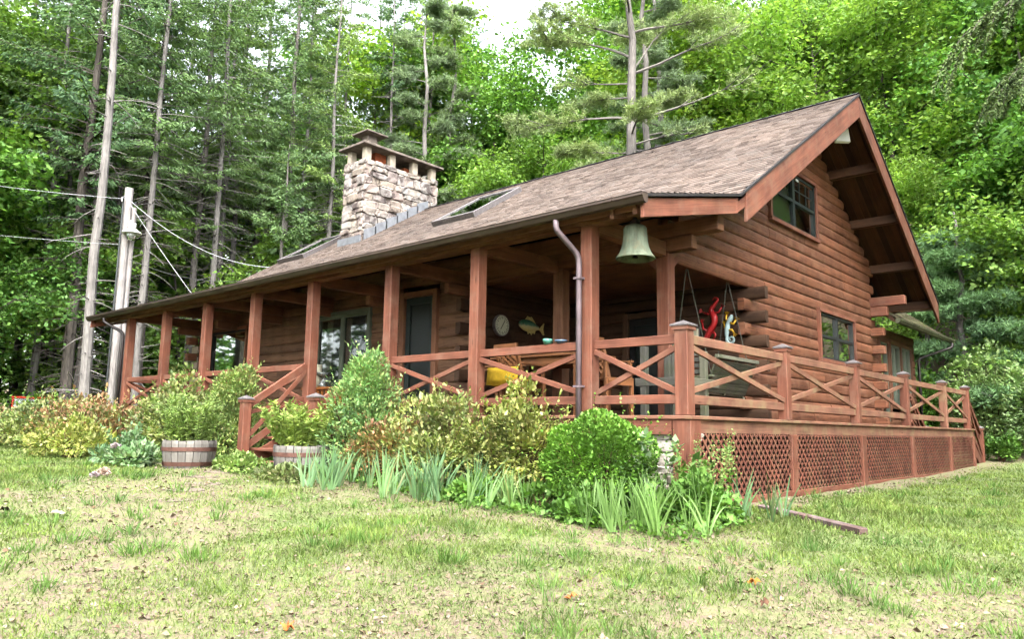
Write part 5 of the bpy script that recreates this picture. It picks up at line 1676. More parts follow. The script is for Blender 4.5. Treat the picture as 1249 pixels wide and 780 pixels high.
# stalk plants: upright stems with narrow leaves
def stalks(name, x, y, z, R, h, n, mat, label, group=None, seed=1, per=46, leaf=.085, slim=.15, lean=.28, plume=None, cat='plant'):
    nr = np.random.RandomState(seed); r = random.Random(seed)
    root = empty(name, (x, y, z), label, cat, group)
    mb = MB(); P, D, S, F = [], [], [], []
    for i in range(n):
        a = r.uniform(0, 6.28); q = math.sqrt(r.random())
        b = (x + math.cos(a) * q * R * .7, y + math.sin(a) * q * R * .7, z)
        hh = h * r.uniform(.6, 1.08)
        pts = curve_pts(b, (math.cos(a) * q * lean + r.uniform(-.12, .12), math.sin(a) * q * lean + r.uniform(-.12, .12), 1), hh, 6, .12, .05, r)
        mb.tube(pts, [.006, .0055, .005, .0045, .004, .003, .002], 3, False)
        A = np.array([tuple(p) for p in pts]) - np.array([x, y, z]); m = per
        u = nr.uniform(.8, 5.99, m); k = u.astype(int); c = A[k] + (A[k + 1] - A[k]) * (u - k)[:, None]
        d = unit(rnd_dirs(nr, m) * np.array([1, 1, .5]) + np.array([0, 0, .35])); l = leaf * nr.uniform(.6, 1.25, (m, 1))
        P.append(c); D.append(d * l); S.append(unit(np.cross(d, np.array([0, 0, 1.0]) + rnd_dirs(nr, m) * .4)) * l * slim)
        if plume: F.append(A[-1])
    mb.build('stems', M['greenstem'], root)
    leaves_mesh('foliage', np.concatenate(P), np.concatenate(D), np.concatenate(S), 1.0, mat, root)
    if plume:
        F = np.array(F); m = 60; P2 = np.repeat(F, m, 0) + nr.normal(scale=1, size=(len(F) * m, 3)) * np.array([.022, .022, .075]) - np.array([0, 0, .06])
        d = unit(rnd_dirs(nr, len(P2)) + np.array([0, 0, .6])) * .025
        leaves_mesh('flower_plumes', P2, d, unit(np.cross(d, rnd_dirs(nr, len(P2)))) * .008, 1.0, plume, root)
    return root
stalks('seed_head_weed', .42, -.40, gz1(.42, -.4), .32, .80, 16, M['goldenrod'], 'tall pale weeds with feathery heads against the first lattice panel', None, 61, 26, .07, .2, .2, M['goldenrod'])
stalks('silvery_weed', -.08, -.75, gz1(-.08, -.75), .12, .82, 6, M['peony'], 'tall silvery leaved weed beside the corner post', None, 62, 44, .11, .3, .25)
# iris clumps
def iris(x, y, n, h, label, seed, mat='iris', R=.24, w=.010):
    nr = np.random.RandomState(seed); z = gz1(x, y)
    root = empty('iris_clump', (x, y, z), label, 'plant', 'iris clumps at the front of the bed')
    V, Q = [], []
    nf = max(4, n // 7)
    fans = nr.normal(scale=R, size=(nf, 2)); fa = nr.uniform(0, PI, nf)
    for i in range(n):
        f = i % nf; t = nr.uniform(-1, 1)
        bx, by = fans[f] + np.array([math.cos(fa[f]), math.sin(fa[f])]) * t * .035
        ln = 1.12 * h * nr.uniform(.65, 1.1) * (1 - .2 * abs(t))
        dx = math.cos(fa[f]) * t * .36 + nr.normal(scale=.10); dy = math.sin(fa[f]) * t * .36 + nr.normal(scale=.10)
        sx, sy = math.cos(fa[f]), math.sin(fa[f]); b = len(V); bend = nr.uniform(.05, .5) if nr.rand() < .8 else nr.uniform(.8, 1.5)
        for k in range(6):
            u = k / 5; ww = w * (1, 1.1, 1.05, .9, .6, .05)[k] * (.8 + .4 * nr.rand() * 0 + .2)
            cx = bx + dx * ln * (u + bend * u * u); cy = by + dy * ln * (u + bend * u * u)
            cz = ln * (u - .18 * bend * u ** 3)
            V += [(cx - sx * ww, cy - sy * ww, cz), (cx + sx * ww, cy + sy * ww, cz)]
        for k in range(5): Q.append((b + 2 * k, b + 2 * k + 1, b + 2 * k + 3, b + 2 * k + 2))
    fast_mesh('blades', np.array(V), np.array(Q), M[mat], root)
iris(-3.75, -2.15, 84, .52, 'iris clump in front of the right barrel', 71)
iris(-3.05, -1.85, 96, .58, 'iris clump below the right arborvitae', 72)
iris(-2.42, -1.62, 90, .62, 'tall iris clump below the yellow azalea', 73)
iris(-1.55, -1.30, 96, .50, 'blue green iris clump left of the boxwood foot', 74)
iris(-4.25, -2.05, 60, .42, 'short iris clump at the right side of the right barrel', 75)
iris(.25, -1.42, 260, .54, 'large lush grassy iris clump in front of the corner post', 76, 'iris_lush', .36, .0075)
iris(1.0, .12, 26, .52, 'thin iris clump beside the old timber edging', 77, 'iris', .16, .013)
iris(.72, -.15, 18, .50, 'sparse iris blades at the first lattice panel', 78, 'iris', .12, .012)
# ---- half barrel planters
def barrel(x, y, label, seed):
    z = gz1(x, y) - .03
    root = empty('barrel_planter', (x, y, z), label, 'planter', 'half barrels beside the entry steps')
    mb = MB(); n = 22; r = random.Random(seed)
    prof = [(.335, 0), (.365, .12), (.385, .25), (.395, .40), (.39, .45)]
    for i in range(n):
        a0, a1 = 2 * PI * i / n + .012, 2 * PI * (i + 1) / n - .012
        jr = r.uniform(-.004, .006); b = len(mb.v); tj = r.uniform(-.012, .006)
        for rr, h in prof:
            hh = h + (tj if h > .44 else 0)
            for a, q in ((a0, rr + jr), (a1, rr + jr), (a1, rr - .028), (a0, rr - .028)):
                mb.v.append((x + q * math.cos(a), y + q * math.sin(a), z + hh))
        ou, ov = r.random() * 30, r.random() * 30
        for k in range(len(prof) - 1):
            for e in range(4):
                e2 = (e + 1) % 4
                mb.f.append((b + 4 * k + e, b + 4 * k + e2, b + 4 * k + 4 + e2, b + 4 * k + 4 + e))
                mb.uv += [(ou + prof[k][1], ov + e * .1), (ou + prof[k][1], ov + e * .1 + .1), (ou + prof[k + 1][1], ov + e * .1 + .1), (ou + prof[k + 1][1], ov + e * .1)]
        t = b + 4 * (len(prof) - 1); mb.f.append((t, t + 1, t + 2, t + 3)); mb.uv += [(0, 0), (.1, 0), (.1, .03), (0, .03)]
    mb.build('staves', M['barrelwood'], root)
    for h0, h1 in ((.07, .13), (.29, .35)):
        mb = MB()
        def R_(h):
            for (a, b_), (c, d) in zip(prof[:-1], prof[1:]):
                if h <= d: return a + (c - a) * (h - b_) / (d - b_)
        mb.lathe([(R_(h0) + .004, h0), (R_(h0) + .011, h0), (R_(h1) + .011, h1), (R_(h1) + .004, h1)], 36, (x, y, z))
        mb.build('hoop', M['hoop'], root)
    mb = MB(); mb.lathe([(.001, .40), (.36, .38)], 20, (x, y, z)); mb.build('soil', M['stem'], root)
    return z
M['barrelwood'] = wood('grey_barrel_staves', (.235, .225, .205), .14, .88, (.14, .125, .105), .6)
M['hoop'] = flat('rusty_barrel_hoop', (.13, .062, .045), .75, .2, .4, .3, 8)
z1 = barrel(-7.22, -2.38, 'left weathered half barrel planter with rusty hoops beside the path', 1)
z2 = barrel(-5.32, -1.62, 'right half barrel planter in front of the entry steps, partly hidden by iris', 2)
stalks('barrel_plant', -7.22, -2.38, z1 + .38, .38, .80, 46, M['goldenrod'], 'pale green leafy stalks growing in the left barrel', 'plants growing in the barrels', 63, 96, .085, .15, .35)
stalks('barrel_plant', -5.32, -1.62, z2 + .38, .40, .72, 40, M['goldenrod'], 'pale green leafy stalks growing in the right barrel', 'plants growing in the barrels', 64, 96, .10, .17, .5)
# pink peony blooms lying low
def bloom(x, y, z, R, label, seed):
    nr = np.random.RandomState(seed); m = 150
    q = rnd_dirs(nr, m); q[:, 2] = np.abs(q[:, 2]) * .7
    d = unit(q + nr.normal(scale=.4, size=(m, 3))); l = R * nr.uniform(.4, .8, (m, 1))
    o = leaves_mesh('peony_bloom', q * R * .5, d * l, unit(np.cross(d, rnd_dirs(nr, m))) * l * .4, 1.0, M['petal'], None, (x, y, z))
    tag(o, label, 'flower', 'pink peony blooms')
bloom(-6.15, -4.0, gz1(-6.15, -4) + .04, .085, 'larger pale pink bloom lying on the grass by the path', 5)
bloom(-5.95, -4.18, gz1(-5.95, -4.18) + .03, .06, 'smaller pale pink bloom lying beside the larger one', 6)
bloom(-7.85, -3.22, gz1(-7.85, -3.22) + .28, .08, 'pale pink bloom on the peony clump left of the barrel', 7)
# ---- old timber edging
mb = MB(); a, b = Vector((.55, .72, gz1(.55, .72) + .03)), Vector((1.92, .0, gz1(1.92, 0) + .025))
mb.beam(a, a.lerp(b, .5) + Vector((0, 0, .008)), .10, .09); mb.beam(a.lerp(b, .5) + Vector((0, 0, .008)), b, .10, .088)
o = mb.build('timber_edging', wood('old_dark_timber', (.13, .085, .075), .2, .85, (.30, .25, .24), .7), None, bevel=.012, off=tuple(a))
tag(o, 'old dark split timber lying in the grass at the bed edge', 'timber')
# ---- flat path stones
mb = MB(); r = random.Random(4)
for i in range(7):
    cx, cy = -3.9 - i * .62 + r.uniform(-.1, .1), -4.05 + i * .40 + r.uniform(-.1, .1)
    m = 8; w = r.uniform(.25, .4); zz = gz1(cx, cy)
    ol = [(cx + math.cos(2 * PI * k / m) * w * r.uniform(.8, 1.15), cy + math.sin(2 * PI * k / m) * w * .7 * r.uniform(.8, 1.15)) for k in range(m)]
    mb.prism([(p - cx, q - cy) for p, q in ol], (cx, cy, zz - .03), (1, 0, 0), (0, 1, 0), (0, 0, .034))
o = mb.build('path', M['palepath'] if 'palepath' in M else flat('worn_path_stone', (.20, .16, .12), .9, 0, .2, .35, 5), None); tag(o, kind='structure')

# ---- grass, clover, litter
nr = np.random.RandomState(99)
def polar_pts(n, r0, r1, amax):
    d = r0 * np.exp(nr.rand(n) * math.log(r1 / r0)); a = nr.uniform(-amax, amax, n)
    ca, sa = np.cos(a), np.sin(a)
    return CX + d * (AZ[0] * ca + AZ[1] * sa), CY + d * (AZ[1] * ca - AZ[0] * sa), d
def lawn_ok(x, y):
    inside = (y > -.25) & (x < .15) & (x > -16.6) & (y < 16)
    bed = (y > -1.55) & (x < .3) & (x > -19)
    return ~inside & ~bed & (forest_amt(x, y) < .5)
def grass_mesh():
    nt = 38000
    x, y, d = polar_pts(nt, 2.4, 34, .86)
    b = bare(x, y)
    tall = vnoise(x, y, .8, 31)
    k = lawn_ok(x, y) & (nr.rand(nt) > b * .72)
    x, y, d, b, tall = x[k], y[k], d[k], b[k], tall[k]
    per = 15; n = len(x)
    R = np.repeat(.035 + .008 * d, per)
    xx = np.repeat(x, per) + nr.normal(size=n * per) * R; yy = np.repeat(y, per) + nr.normal(size=n * per) * R
    dd = np.repeat(d, per); hh = (.028 + .062 * np.repeat(tall * (1 - .6 * b), per) ** 1.5) * nr.uniform(.5, 1.5, n * per)
    k = lawn_ok(xx, yy)
    xx, yy, dd, hh = xx[k], yy[k], dd[k], hh[k]
    P = np.stack([xx, yy, gz(xx, yy) - .004], 1)
    dr = np.stack([nr.normal(scale=.55, size=len(P)), nr.normal(scale=.55, size=len(P)), np.ones(len(P))], 1)
    D = unit(dr) * hh[:, None]
    S = unit(np.cross(D, rnd_dirs(nr, len(P)))) * (.0014 + .00034 * dd)[:, None]
    o = leaves_mesh('grass', P, D, S, 1.0, M['grass'], None, None, .05)
    tag(o, 'thin patchy lawn grass', None, None, 'stuff')
grass_mesh()
def tuft_mesh():
    nt = 900
    x, y, d = polar_pts(nt, 2.6, 20, .86)
    k = lawn_ok(x, y) & (vnoise(x, y, 1.2, 61) > .45)
    x, y, d = x[k], y[k], d[k]; per = 34; n = len(x)
    R = np.repeat(nr.uniform(.02, .07, n), per); H = np.repeat(nr.uniform(.07, .17, n), per)
    ox, oy = nr.normal(size=n * per), nr.normal(size=n * per)
    xx = np.repeat(x, per) + ox * R; yy = np.repeat(y, per) + oy * R
    P = np.stack([xx, yy, gz(xx, yy) - .005], 1)
    dr = np.stack([ox * .35 + nr.normal(scale=.2, size=n * per), oy * .35 + nr.normal(scale=.2, size=n * per), np.ones(n * per)], 1)
    D = unit(dr) * (H * nr.uniform(.4, 1.2, n * per))[:, None]
    S = unit(np.cross(D, rnd_dirs(nr, n * per))) * (.0016 + .00035 * np.repeat(d, per))[:, None]
    o = leaves_mesh('grass_tufts', P, D, S, 1.0, M['tuft'], None, None, .1)
    tag(o, 'taller tufts of lawn grass', None, None, 'stuff')
tuft_mesh()
def clover_mesh():
    n = 150000
    x, y, d = polar_pts(n, 2.4, 22, .86)
    b = bare(x, y); c = vnoise(x, y, .55, 41)
    k = lawn_ok(x, y) & (c > .24) & (nr.rand(n) > b * .35)
    x, y, d = x[k], y[k], d[k]
    P = np.stack([x, y, gz(x, y) + nr.uniform(.004, .022, len(x))], 1)
    a = nr.uniform(0, 6.28, len(x)); l = nr.uniform(.010, .024, len(x)) * (.7 + .05 * d)
    D = np.stack([np.cos(a) * l, np.sin(a) * l, nr.uniform(-.2, .5, len(x)) * l], 1)
    S = np.stack([-np.sin(a) * l * .4, np.cos(a) * l * .4, nr.normal(scale=.12, size=len(x)) * l], 1)
    o = leaves_mesh('clover', P, D, S, 1.0, M['clover'])
    tag(o, 'low clover and moss between the grass', None, None, 'stuff')
clover_mesh()
def litter_mesh():
    n = 21000
    x, y, d = polar_pts(n, 2.4, 20, .86)
    b = bare(x, y)
    k = (((y < -.3) | (x > .2)) & (y < 16)) & (nr.rand(n) < .10 + .9 * b)
    x, y, d = x[k], y[k], d[k]
    P = np.stack([x, y, gz(x, y) + nr.uniform(.003, .014, len(x))], 1)
    a = nr.uniform(0, 6.28, len(x)); l = nr.uniform(.012, .05, len(x)) * (.75 + .05 * d)
    D = np.stack([np.cos(a) * l, np.sin(a) * l, nr.uniform(-.25, .35, len(x)) * l], 1)
    w = nr.uniform(.10, .5, len(x))
    S = np.stack([-np.sin(a) * l * w, np.cos(a) * l * w, nr.normal(scale=.15, size=len(x)) * l], 1)
    o = leaves_mesh('leaf_litter', P, D, S, 1.0, M['deadleaf'], None, None, .2)
    tag(o, 'dry pale leaf litter scattered over the lawn', None, None, 'stuff')
litter_mesh()
def bed_cover():
    n = 9000
    x = nr.uniform(-11, 1.0, n); y = nr.uniform(-1.75, -.2, n)
    P = np.stack([x, y, gz(x, y) + nr.uniform(.01, .10, n)], 1)
    d, s = oriented(nr, n, np.zeros((n, 3)), .7, 1.0); l = nr.uniform(.03, .075, (n, 1))
    o = leaves_mesh('bed_ground_cover', P, d * l, s * l * .4, 1.0, M['lush'])
    tag(o, 'low green ground cover in the flower bed', None, None, 'stuff')
bed_cover()
# single big fallen leaves
def fallen(x, y, l, label, rgb, seed):
    r = random.Random(seed); z = gz1(x, y) + .03
    me = bpy.data.meshes.new('fallen_leaf')
    m = 14; V = [(0, 0, .012)]
    for k in range(m):
        q = l * (.5 + .28 * (k % 2)) * r.uniform(.85, 1.1); a = 2 * PI * k / m
        V.append((q * math.cos(a), q * .7 * math.sin(a), r.uniform(-.012, .035)))
    F = [(0, k + 1, (k + 1) % m + 1) for k in range(m)]
    me.from_pydata(V, [], F)
    o = link_mesh('fallen_leaf', me, flat('fallen_leaf_%d' % seed, rgb, .8, 0, .2, .4, 30), None, (x, y, z))
    so = o.modifiers.new('thick', 'SOLIDIFY'); so.thickness = .002
    o.rotation_euler = (r.uniform(-.3, .3), r.uniform(-.3, .3), r.uniform(0, 6))
    tag(o, label, 'leaf', 'large fallen leaves on the lawn')

# pale volume added to lift the dark tones of the wood
mb = MB()
mb.box((-151, -61, -4.0), (91, 161, 75))
k = NT('lift_veil'); k.t.nodes.remove(k.p)
pv = k.n("ShaderNodeVolumePrincipled"); pv.inputs["Density"].default_value = .0068; pv.inputs["Color"].default_value = (.93, .97, .95, 1); pv.inputs["Anisotropy"].default_value = .2
k.l(pv.outputs[0], k.out.inputs["Volume"])
hz = mb.build('lift_haze', k.m, None); tag(hz, 'pale veil added to lift the dark wood', None, None, 'stuff')
fallen(1.93, -2.49, .085, 'curled orange brown leaf on the lawn at right', (.40, .13, .02), 1)
fallen(2.18, -2.89, .06, 'small dark brown leaf lying near the orange one', (.10, .05, .03), 2)
fallen(1.18, -3.69, .06, 'rusty orange leaf on the lawn below the boxwood', (.42, .14, .04), 3)
fallen(.37, -5.35, .07, 'bright rust coloured leaf at the bottom edge left of centre', (.45, .12, .03), 4)
fallen(-3.99, -5.66, .10, 'dark curled leaf at the left edge of the lawn', (.05, .035, .025), 5)
fallen(-3.59, -5.33, .09, 'pale papery leaf on the bare strip at left', (.36, .30, .24), 6)

# ================================================================== THINGS ON AND AROUND THE PORCH
# ---- bell
def patina():
    k = NT('verdigris_bronze'); tc = k.n("ShaderNodeTexCoord")
    n1 = k.noise(k.mapping(tc.outputs["Object"], (9, 9, 1.6)), 1.0, 6, .65); n2 = k.noise(tc.outputs["Object"], 14, 5)
    c = k.ramp(n1, [(.3, (.06, .07, .04)), (.5, (.135, .165, .105)), (.7, (.20, .24, .16))])
    c = k.mix(k.ramp(n2, [(.5, (0,) * 3), (.7, (.6,) * 3)]), c, (.15, .13, .07))
    k.l(c, k.p.inputs["Base Color"]); k.p.inputs["Roughness"].default_value = .6; k.p.inputs["Metallic"].default_value = .25
    return k.m
bell = empty('bell', (-.66, 0, 2.47), 'verdigris green bronze bell hanging from the porch corner beam', 'bell')
mb = MB()
prof = [(.001, 2.385), (.07, 2.382), (.125, 2.36), (.145, 2.33), (.150, 2.25), (.158, 2.16), (.175, 2.08), (.205, 2.01), (.238, 1.965), (.246, 1.945), (.240, 1.935), (.222, 1.95), (.19, 2.0), (.16, 2.08), (.14, 2.2), (.12, 2.33), (.001, 2.35)]
mb.lathe(prof, 36, (-.66, 0, 0)); mb.build('bell_body', patina(), bell, smooth=True)
mb = MB(); mb.tube([(-.66, 0, 2.38), (-.66, 0, 2.475)], .03, 8); mb.box((-.72, -.03, 2.40), (-.60, .03, 2.44)); mb.build('hanger', M['darkmetal'], bell)
mb = MB(); mb.tube([(-.66, 0, 2.34), (-.66, 0, 2.02), (-.66, 0, 1.95)], [.012, .014, .04], 8); mb.build('clapper', M['darkmetal'], bell)
# ---- dial on the porch side wall (faces +x)
WXF = -5.4 + .055
ck = empty('dial_thermometer', (WXF, 2.6, 1.76), 'round pale dial thermometer on the dark porch wall left of the fish', 'thermometer')
def disc_x(mb, x0, x1, y, z, R, n=32):
    b = len(mb.v)
    for x in (x0, x1):
        for k in range(n):
            a = 2 * PI * k / n; mb.v.append((x, y + R * math.cos(a), z + R * math.sin(a)))
    mb.f.append(tuple(b + n + k for k in range(n))); mb.uv += [(0, 0)] * n
    mb.f.append(tuple(b + k for k in reversed(range(n)))); mb.uv += [(0, 0)] * n
    for k in range(n):
        k2 = (k + 1) % n; mb.f.append((b + k, b + k2, b + n + k2, b + n + k)); mb.uv += [(0, 0)] * 4
mb = MB(); disc_x(mb, WXF - .02, WXF + .045, 2.6, 1.76, .205); mb.build('case', M['cap'], ck)
mb = MB(); disc_x(mb, WXF + .0455, WXF + .049, 2.6, 1.76, .185); mb.build('face', flat('pale_dial_face', (.52, .55, .42), .5, 0, .4, .05), ck)
mb = MB()
for k in range(24):
    a = 2 * PI * k / 24; l = .03 if k % 2 else .05
    c, s = math.cos(a), math.sin(a)
    mb.beam((WXF + .051, 2.6 + c * (.172 - l), 1.76 + s * (.172 - l)), (WXF + .051, 2.6 + c * .172, 1.76 + s * .172), .012, .003, (1, 0, 0))
mb.build('scale_marks', M['green_frame'], ck)
mb = MB(); mb.beam((WXF + .054, 2.55, 1.68), (WXF + .054, 2.67, 1.86), .014, .003, (1, 0, 0)); mb.build('pointer', M['black'], ck)
# ---- painted fish plaque
fy, fz = 3.45, 1.84
fish = empty('fish_plaque', (WXF, fy, fz), 'carved painted fish with green back and yellow fins on the porch wall', 'fish plaque')
def fishmat():
    k = NT('painted_fish'); tc = k.n("ShaderNodeTexCoord"); sp = k.n("ShaderNodeSeparateXYZ"); k.l(tc.outputs["Object"], sp.inputs[0])
    nz = k.noise(tc.outputs["Object"], 14, 4)
    m = k.n("ShaderNodeMath", operation='MULTIPLY_ADD'); m.inputs[1].default_value = 3.4; k.l(sp.outputs["Z"], m.inputs[0])
    m2 = k.n("ShaderNodeMath", operation='MULTIPLY'); m2.inputs[1].default_value = .35; k.l(nz, m2.inputs[0]); 
    m3 = k.n("ShaderNodeMath", operation='ADD'); m3.inputs[1].default_value = .30; k.l(m2.outputs[0], m3.inputs[0]); k.l(m3.outputs[0], m.inputs[2])
    k.l(k.ramp(m.outputs[0], [(.15, (.50, .40, .14)), (.4, (.52, .46, .24)), (.52, (.10, .26, .16)), (.8, (.03, .12, .07))]), k.p.inputs["Base Color"]); k.p.inputs["Roughness"].default_value = .45
    return k.m
mb = MB(); n = 14; m = 14; b = 0
for i in range(n + 1):
    t = i / n; yy = fy - .36 + .60 * t
    hh = .02 + .115 * math.sin(PI * min(1, t * .96 + .04)) ** .8 * (1 - .25 * t)
    if t > .9: hh = max(hh, .035)
    for k in range(m):
        a = 2 * PI * k / m; mb.v.append((WXF + .035 + .035 * math.cos(a) * min(1, hh * 9), yy, fz + hh * math.sin(a) + .01 - .03 * t))
for i in range(n):
    for k in range(m):
        k2 = (k + 1) % m; mb.f.append((i * m + k, i * m + k2, (i + 1) * m + k2, (i + 1) * m + k)); mb.uv += [(0, 0)] * 4
mb.f.append(tuple(range(m))); mb.uv += [(0, 0)] * m
mb.build('body', fishmat(), fish, smooth=True)
M['fin'] = flat('yellow_painted_fin', (.52, .42, .16), .5, 0, .4, .25, 22)
def fin(name, pts):
    mb = MB(); mb.prism(pts, (WXF + .02, fy, fz), (0, 1, 0), (0, 0, 1), (.016, 0, 0)); mb.build(name, M['fin'], fish, bevel=.003)
fin('tail', [(.22, -.05), (.30, .0), (.40, .10), (.42, .09), (.385, -.02), (.42, -.14), (.39, -.15), (.29, -.06)])
fin('dorsal_fin', [(-.18, .10), (-.10, .19), (-.02, .17), (.02, .19), (.10, .12), (.16, .05), (0, .07)])
fin('belly_fin', [(-.14, -.06), (-.08, -.17), (-.02, -.13), (.02, -.18), (.07, -.13), (.12, -.15), (.16, -.05), (0, -.04)])
mb = MB(); disc_x(mb, WXF + .05, WXF + .068, fy - .27, fz + .02, .014, 10); mb.build('eye', M['black'], fish)
# ---- wall geckos
def gecko(path, rad, feet, mat, footmat, x, y, z, label):
    root = empty('gecko_ornament', (x, y, z), label, 'wall ornament', 'geckos on the porch back wall')
    P = [(x + a, y, z + c) for a, c in path]
    # smooth the path
    Q = []
    for i in range(len(P) - 1):
        p0 = Vector(P[max(0, i - 1)]); p1 = Vector(P[i]); p2 = Vector(P[i + 1]); p3 = Vector(P[min(len(P) - 1, i + 2)])
        for k in range(5):
            t = k / 5
            Q.append((.5 * ((2 * p1) + (p2 - p0) * t + (2 * p0 - 5 * p1 + 4 * p2 - p3) * t * t + (3 * p1 - p0 - 3 * p2 + p3) * t ** 3), rad[i] + (rad[i + 1] - rad[i]) * t))
    Q.append((Vector(P[-1]), rad[-1]))
    mb = MB(); mb.tube([q for q, _ in Q], [r_ for _, r_ in Q], 10); mb.build('body', mat, root, smooth=True)
    for (a, c), (b_, d), (e, f) in feet:
        mb = MB(); mb.tube([(x + a, y, z + c), (x + b_, y - .01, z + d), (x + e, y, z + f)], [.024, .019, .015], 7)
        dv = Vector((e - b_, 0, f - d)).normalized(); s = Vector((-dv.z, 0, dv.x))
        for q in (-1, 0, 1):
            p0 = Vector((x + e, y, z + f)); p1 = p0 + (dv + s * q * .75).normalized() * .055
            mb.tube([p0, p1 * 1.0, p1 + dv * .004], [.011, .010, .017], 6)
        mb.build('leg', footmat, root, smooth=True)
    return root
M['redpaint'] = flat('red_gloss_paint', (.42, .018, .02), .35, 0, .5, .2)
M['bluepaint'] = flat('pale_blue_paint', (.34, .46, .46), .4, 0, .5, .2, 14)
M['yellowpaint'] = flat('yellow_foot_paint', (.62, .36, .02), .4, 0, .5, .15)
GYW = RY0 - .13
gecko([(-.13, -.36), (-.06, -.24), (.03, -.10), (.04, .02), (-.02, .14), (.05, .25), (.11, .33), (.06, .38), (.01, .33)], [.045, .06, .055, .062, .05, .035, .024, .016, .008],
      [((-.08, -.24), (-.18, -.18), (-.20, -.06)), ((0, -.24), (.06, -.30), (.02, -.38)), ((.02, .10), (.13, .10), (.19, .19)), ((-.0, .08), (-.12, .10), (-.20, .14))], M['redpaint'], M['redpaint'], -2.0, GYW, 1.85, 'red painted metal gecko on the back wall of the open porch')
spiral = [(.02 + .085 * (1 - k / 14) * math.cos(2.6 + k * .72), -.235 + .085 * (1 - k / 14) * math.sin(2.6 + k * .72)) for k in range(13)]
gecko([(.05, .20), (.02, .13), (-.03, .05), (-.05, -.06), (-.06, -.15)] + spiral, [.02, .045, .042, .05, .036] + [.030 - .0019 * k for k in range(13)],
      [((0, .10), (-.06, .13), (-.05, .21)), ((.02, .06), (.08, .03), (.12, .10)), ((-.03, -.07), (.05, -.07), (.08, -.13)), ((-.05, -.05), (-.09, -.02), (-.10, .05))], M['bluepaint'], M['yellowpaint'], -1.66, GYW - .02, 1.68, 'pale blue gecko with yellow feet and curled tail right of the red one')
# ---- porch swing hung from the gable header on ropes
sw = empty('porch_swing', (-1.35, 3.4, .5), 'mossy slatted porch swing hanging on ropes behind the side railing', 'swing')
mb = MB()
b0, b1 = Vector((-1.22, 0, .40)), Vector((-.98, 0, .94))
for yy in (2.78, 3.42, 4.06): mb.beam(b0 + Vector((0, yy, 0)), b1 + Vector((0, yy, 0)), .05, .045)
mb.build('back_frame', M['mosswood'], sw, bevel=.004)
mb = MB()
for k in range(13):
    t = .04 + k / 13 * .9; p = b0.lerp(b1, t)
    mb.beam(p + Vector((.03, 2.72, .02)), p + Vector((.03, 4.12, .02)), .036, .012, (1, 0, -.45))
mb.build('back_slats', M['mosswood'], sw)
mb = MB(); mb.beam(b1 + Vector((.02, 2.70, .02)), b1 + Vector((.02, 4.14, .02)), .07, .06); mb.build('top_rail', M['mosswood'], sw, bevel=.008)
mb = MB()
for k in range(6): mb.box((-1.78 + k * .092, 2.72, .40), (-1.70 + k * .092, 4.12, .425))
mb.build('seat', M['mosswood'], sw)
for yy in (2.72, 4.12):
    mb = MB(); mb.beam((-1.80, yy, .64), (-1.02, yy, .66), .07, .035); mb.beam((-1.74, yy, .38), (-1.74, yy, .63), .05, .05, (0, 1, 0)); mb.beam((-1.8, yy, .37), (-1.2, yy, .37), .05, .06); mb.build('arm', M['mosswood'], sw, bevel=.005)
    for ex in (-1.72, -1.06):
        mb = MB(); top = Vector((-1.44, yy - .02, 2.43)); end = Vector((ex, yy, .66)); L = (end - top).length; d = (end - top).normalized()
        k = 0
        while k * .034 < L:
            a = top + d * k * .034
            mb.tube([a, a + d * .042], [.009 if k % 2 else .006, .006 if k % 2 else .009], 4, False); k += 1
        mb.build('rope', M['greywood'], sw)
# ---- weathered armchair near the corner post
ch = empty('weathered_armchair', (-.93, 1.35, 0), 'weathered grey wooden armchair behind the railing at the porch corner', 'chair')
for x, y, mat in ((-1.2, 1.05, 'greywood'), (-.70, 1.05, 'greywood'), (-.64, 1.68, 'mosswood'), (-1.2, 1.68, 'greywood')):
    mb = MB(); mb.box((x - .045, y - .045, 0), (x + .045, y + .045, .97 if y < 1.5 or x < -1 else .92)); mb.build('leg', M[mat], ch, bevel=.006)
mb = MB(); mb.box((-1.32, 1.0, .42), (-.58, 1.055 - .06, .53)); mb.build('front_rail', M['greywood'], ch, bevel=.005)
mb = MB(); mb.box((-.60, 1.0, .42), (-.55, 1.95, .53)); mb.build('side_rail', M['mosswood'], ch, bevel=.005)
mb = MB()
for k in range(5): mb.box((-1.14, 1.10 + k * .115, .50), (-.61, 1.20 + k * .115, .525))
mb.build('seat', M['greywood'], ch)
mb = MB()
for k in range(4): mb.box((-1.15, 1.70, .62 + k * .085), (-.69, 1.72, .68 + k * .085))
mb.build('backrest', M['greywood'], ch)
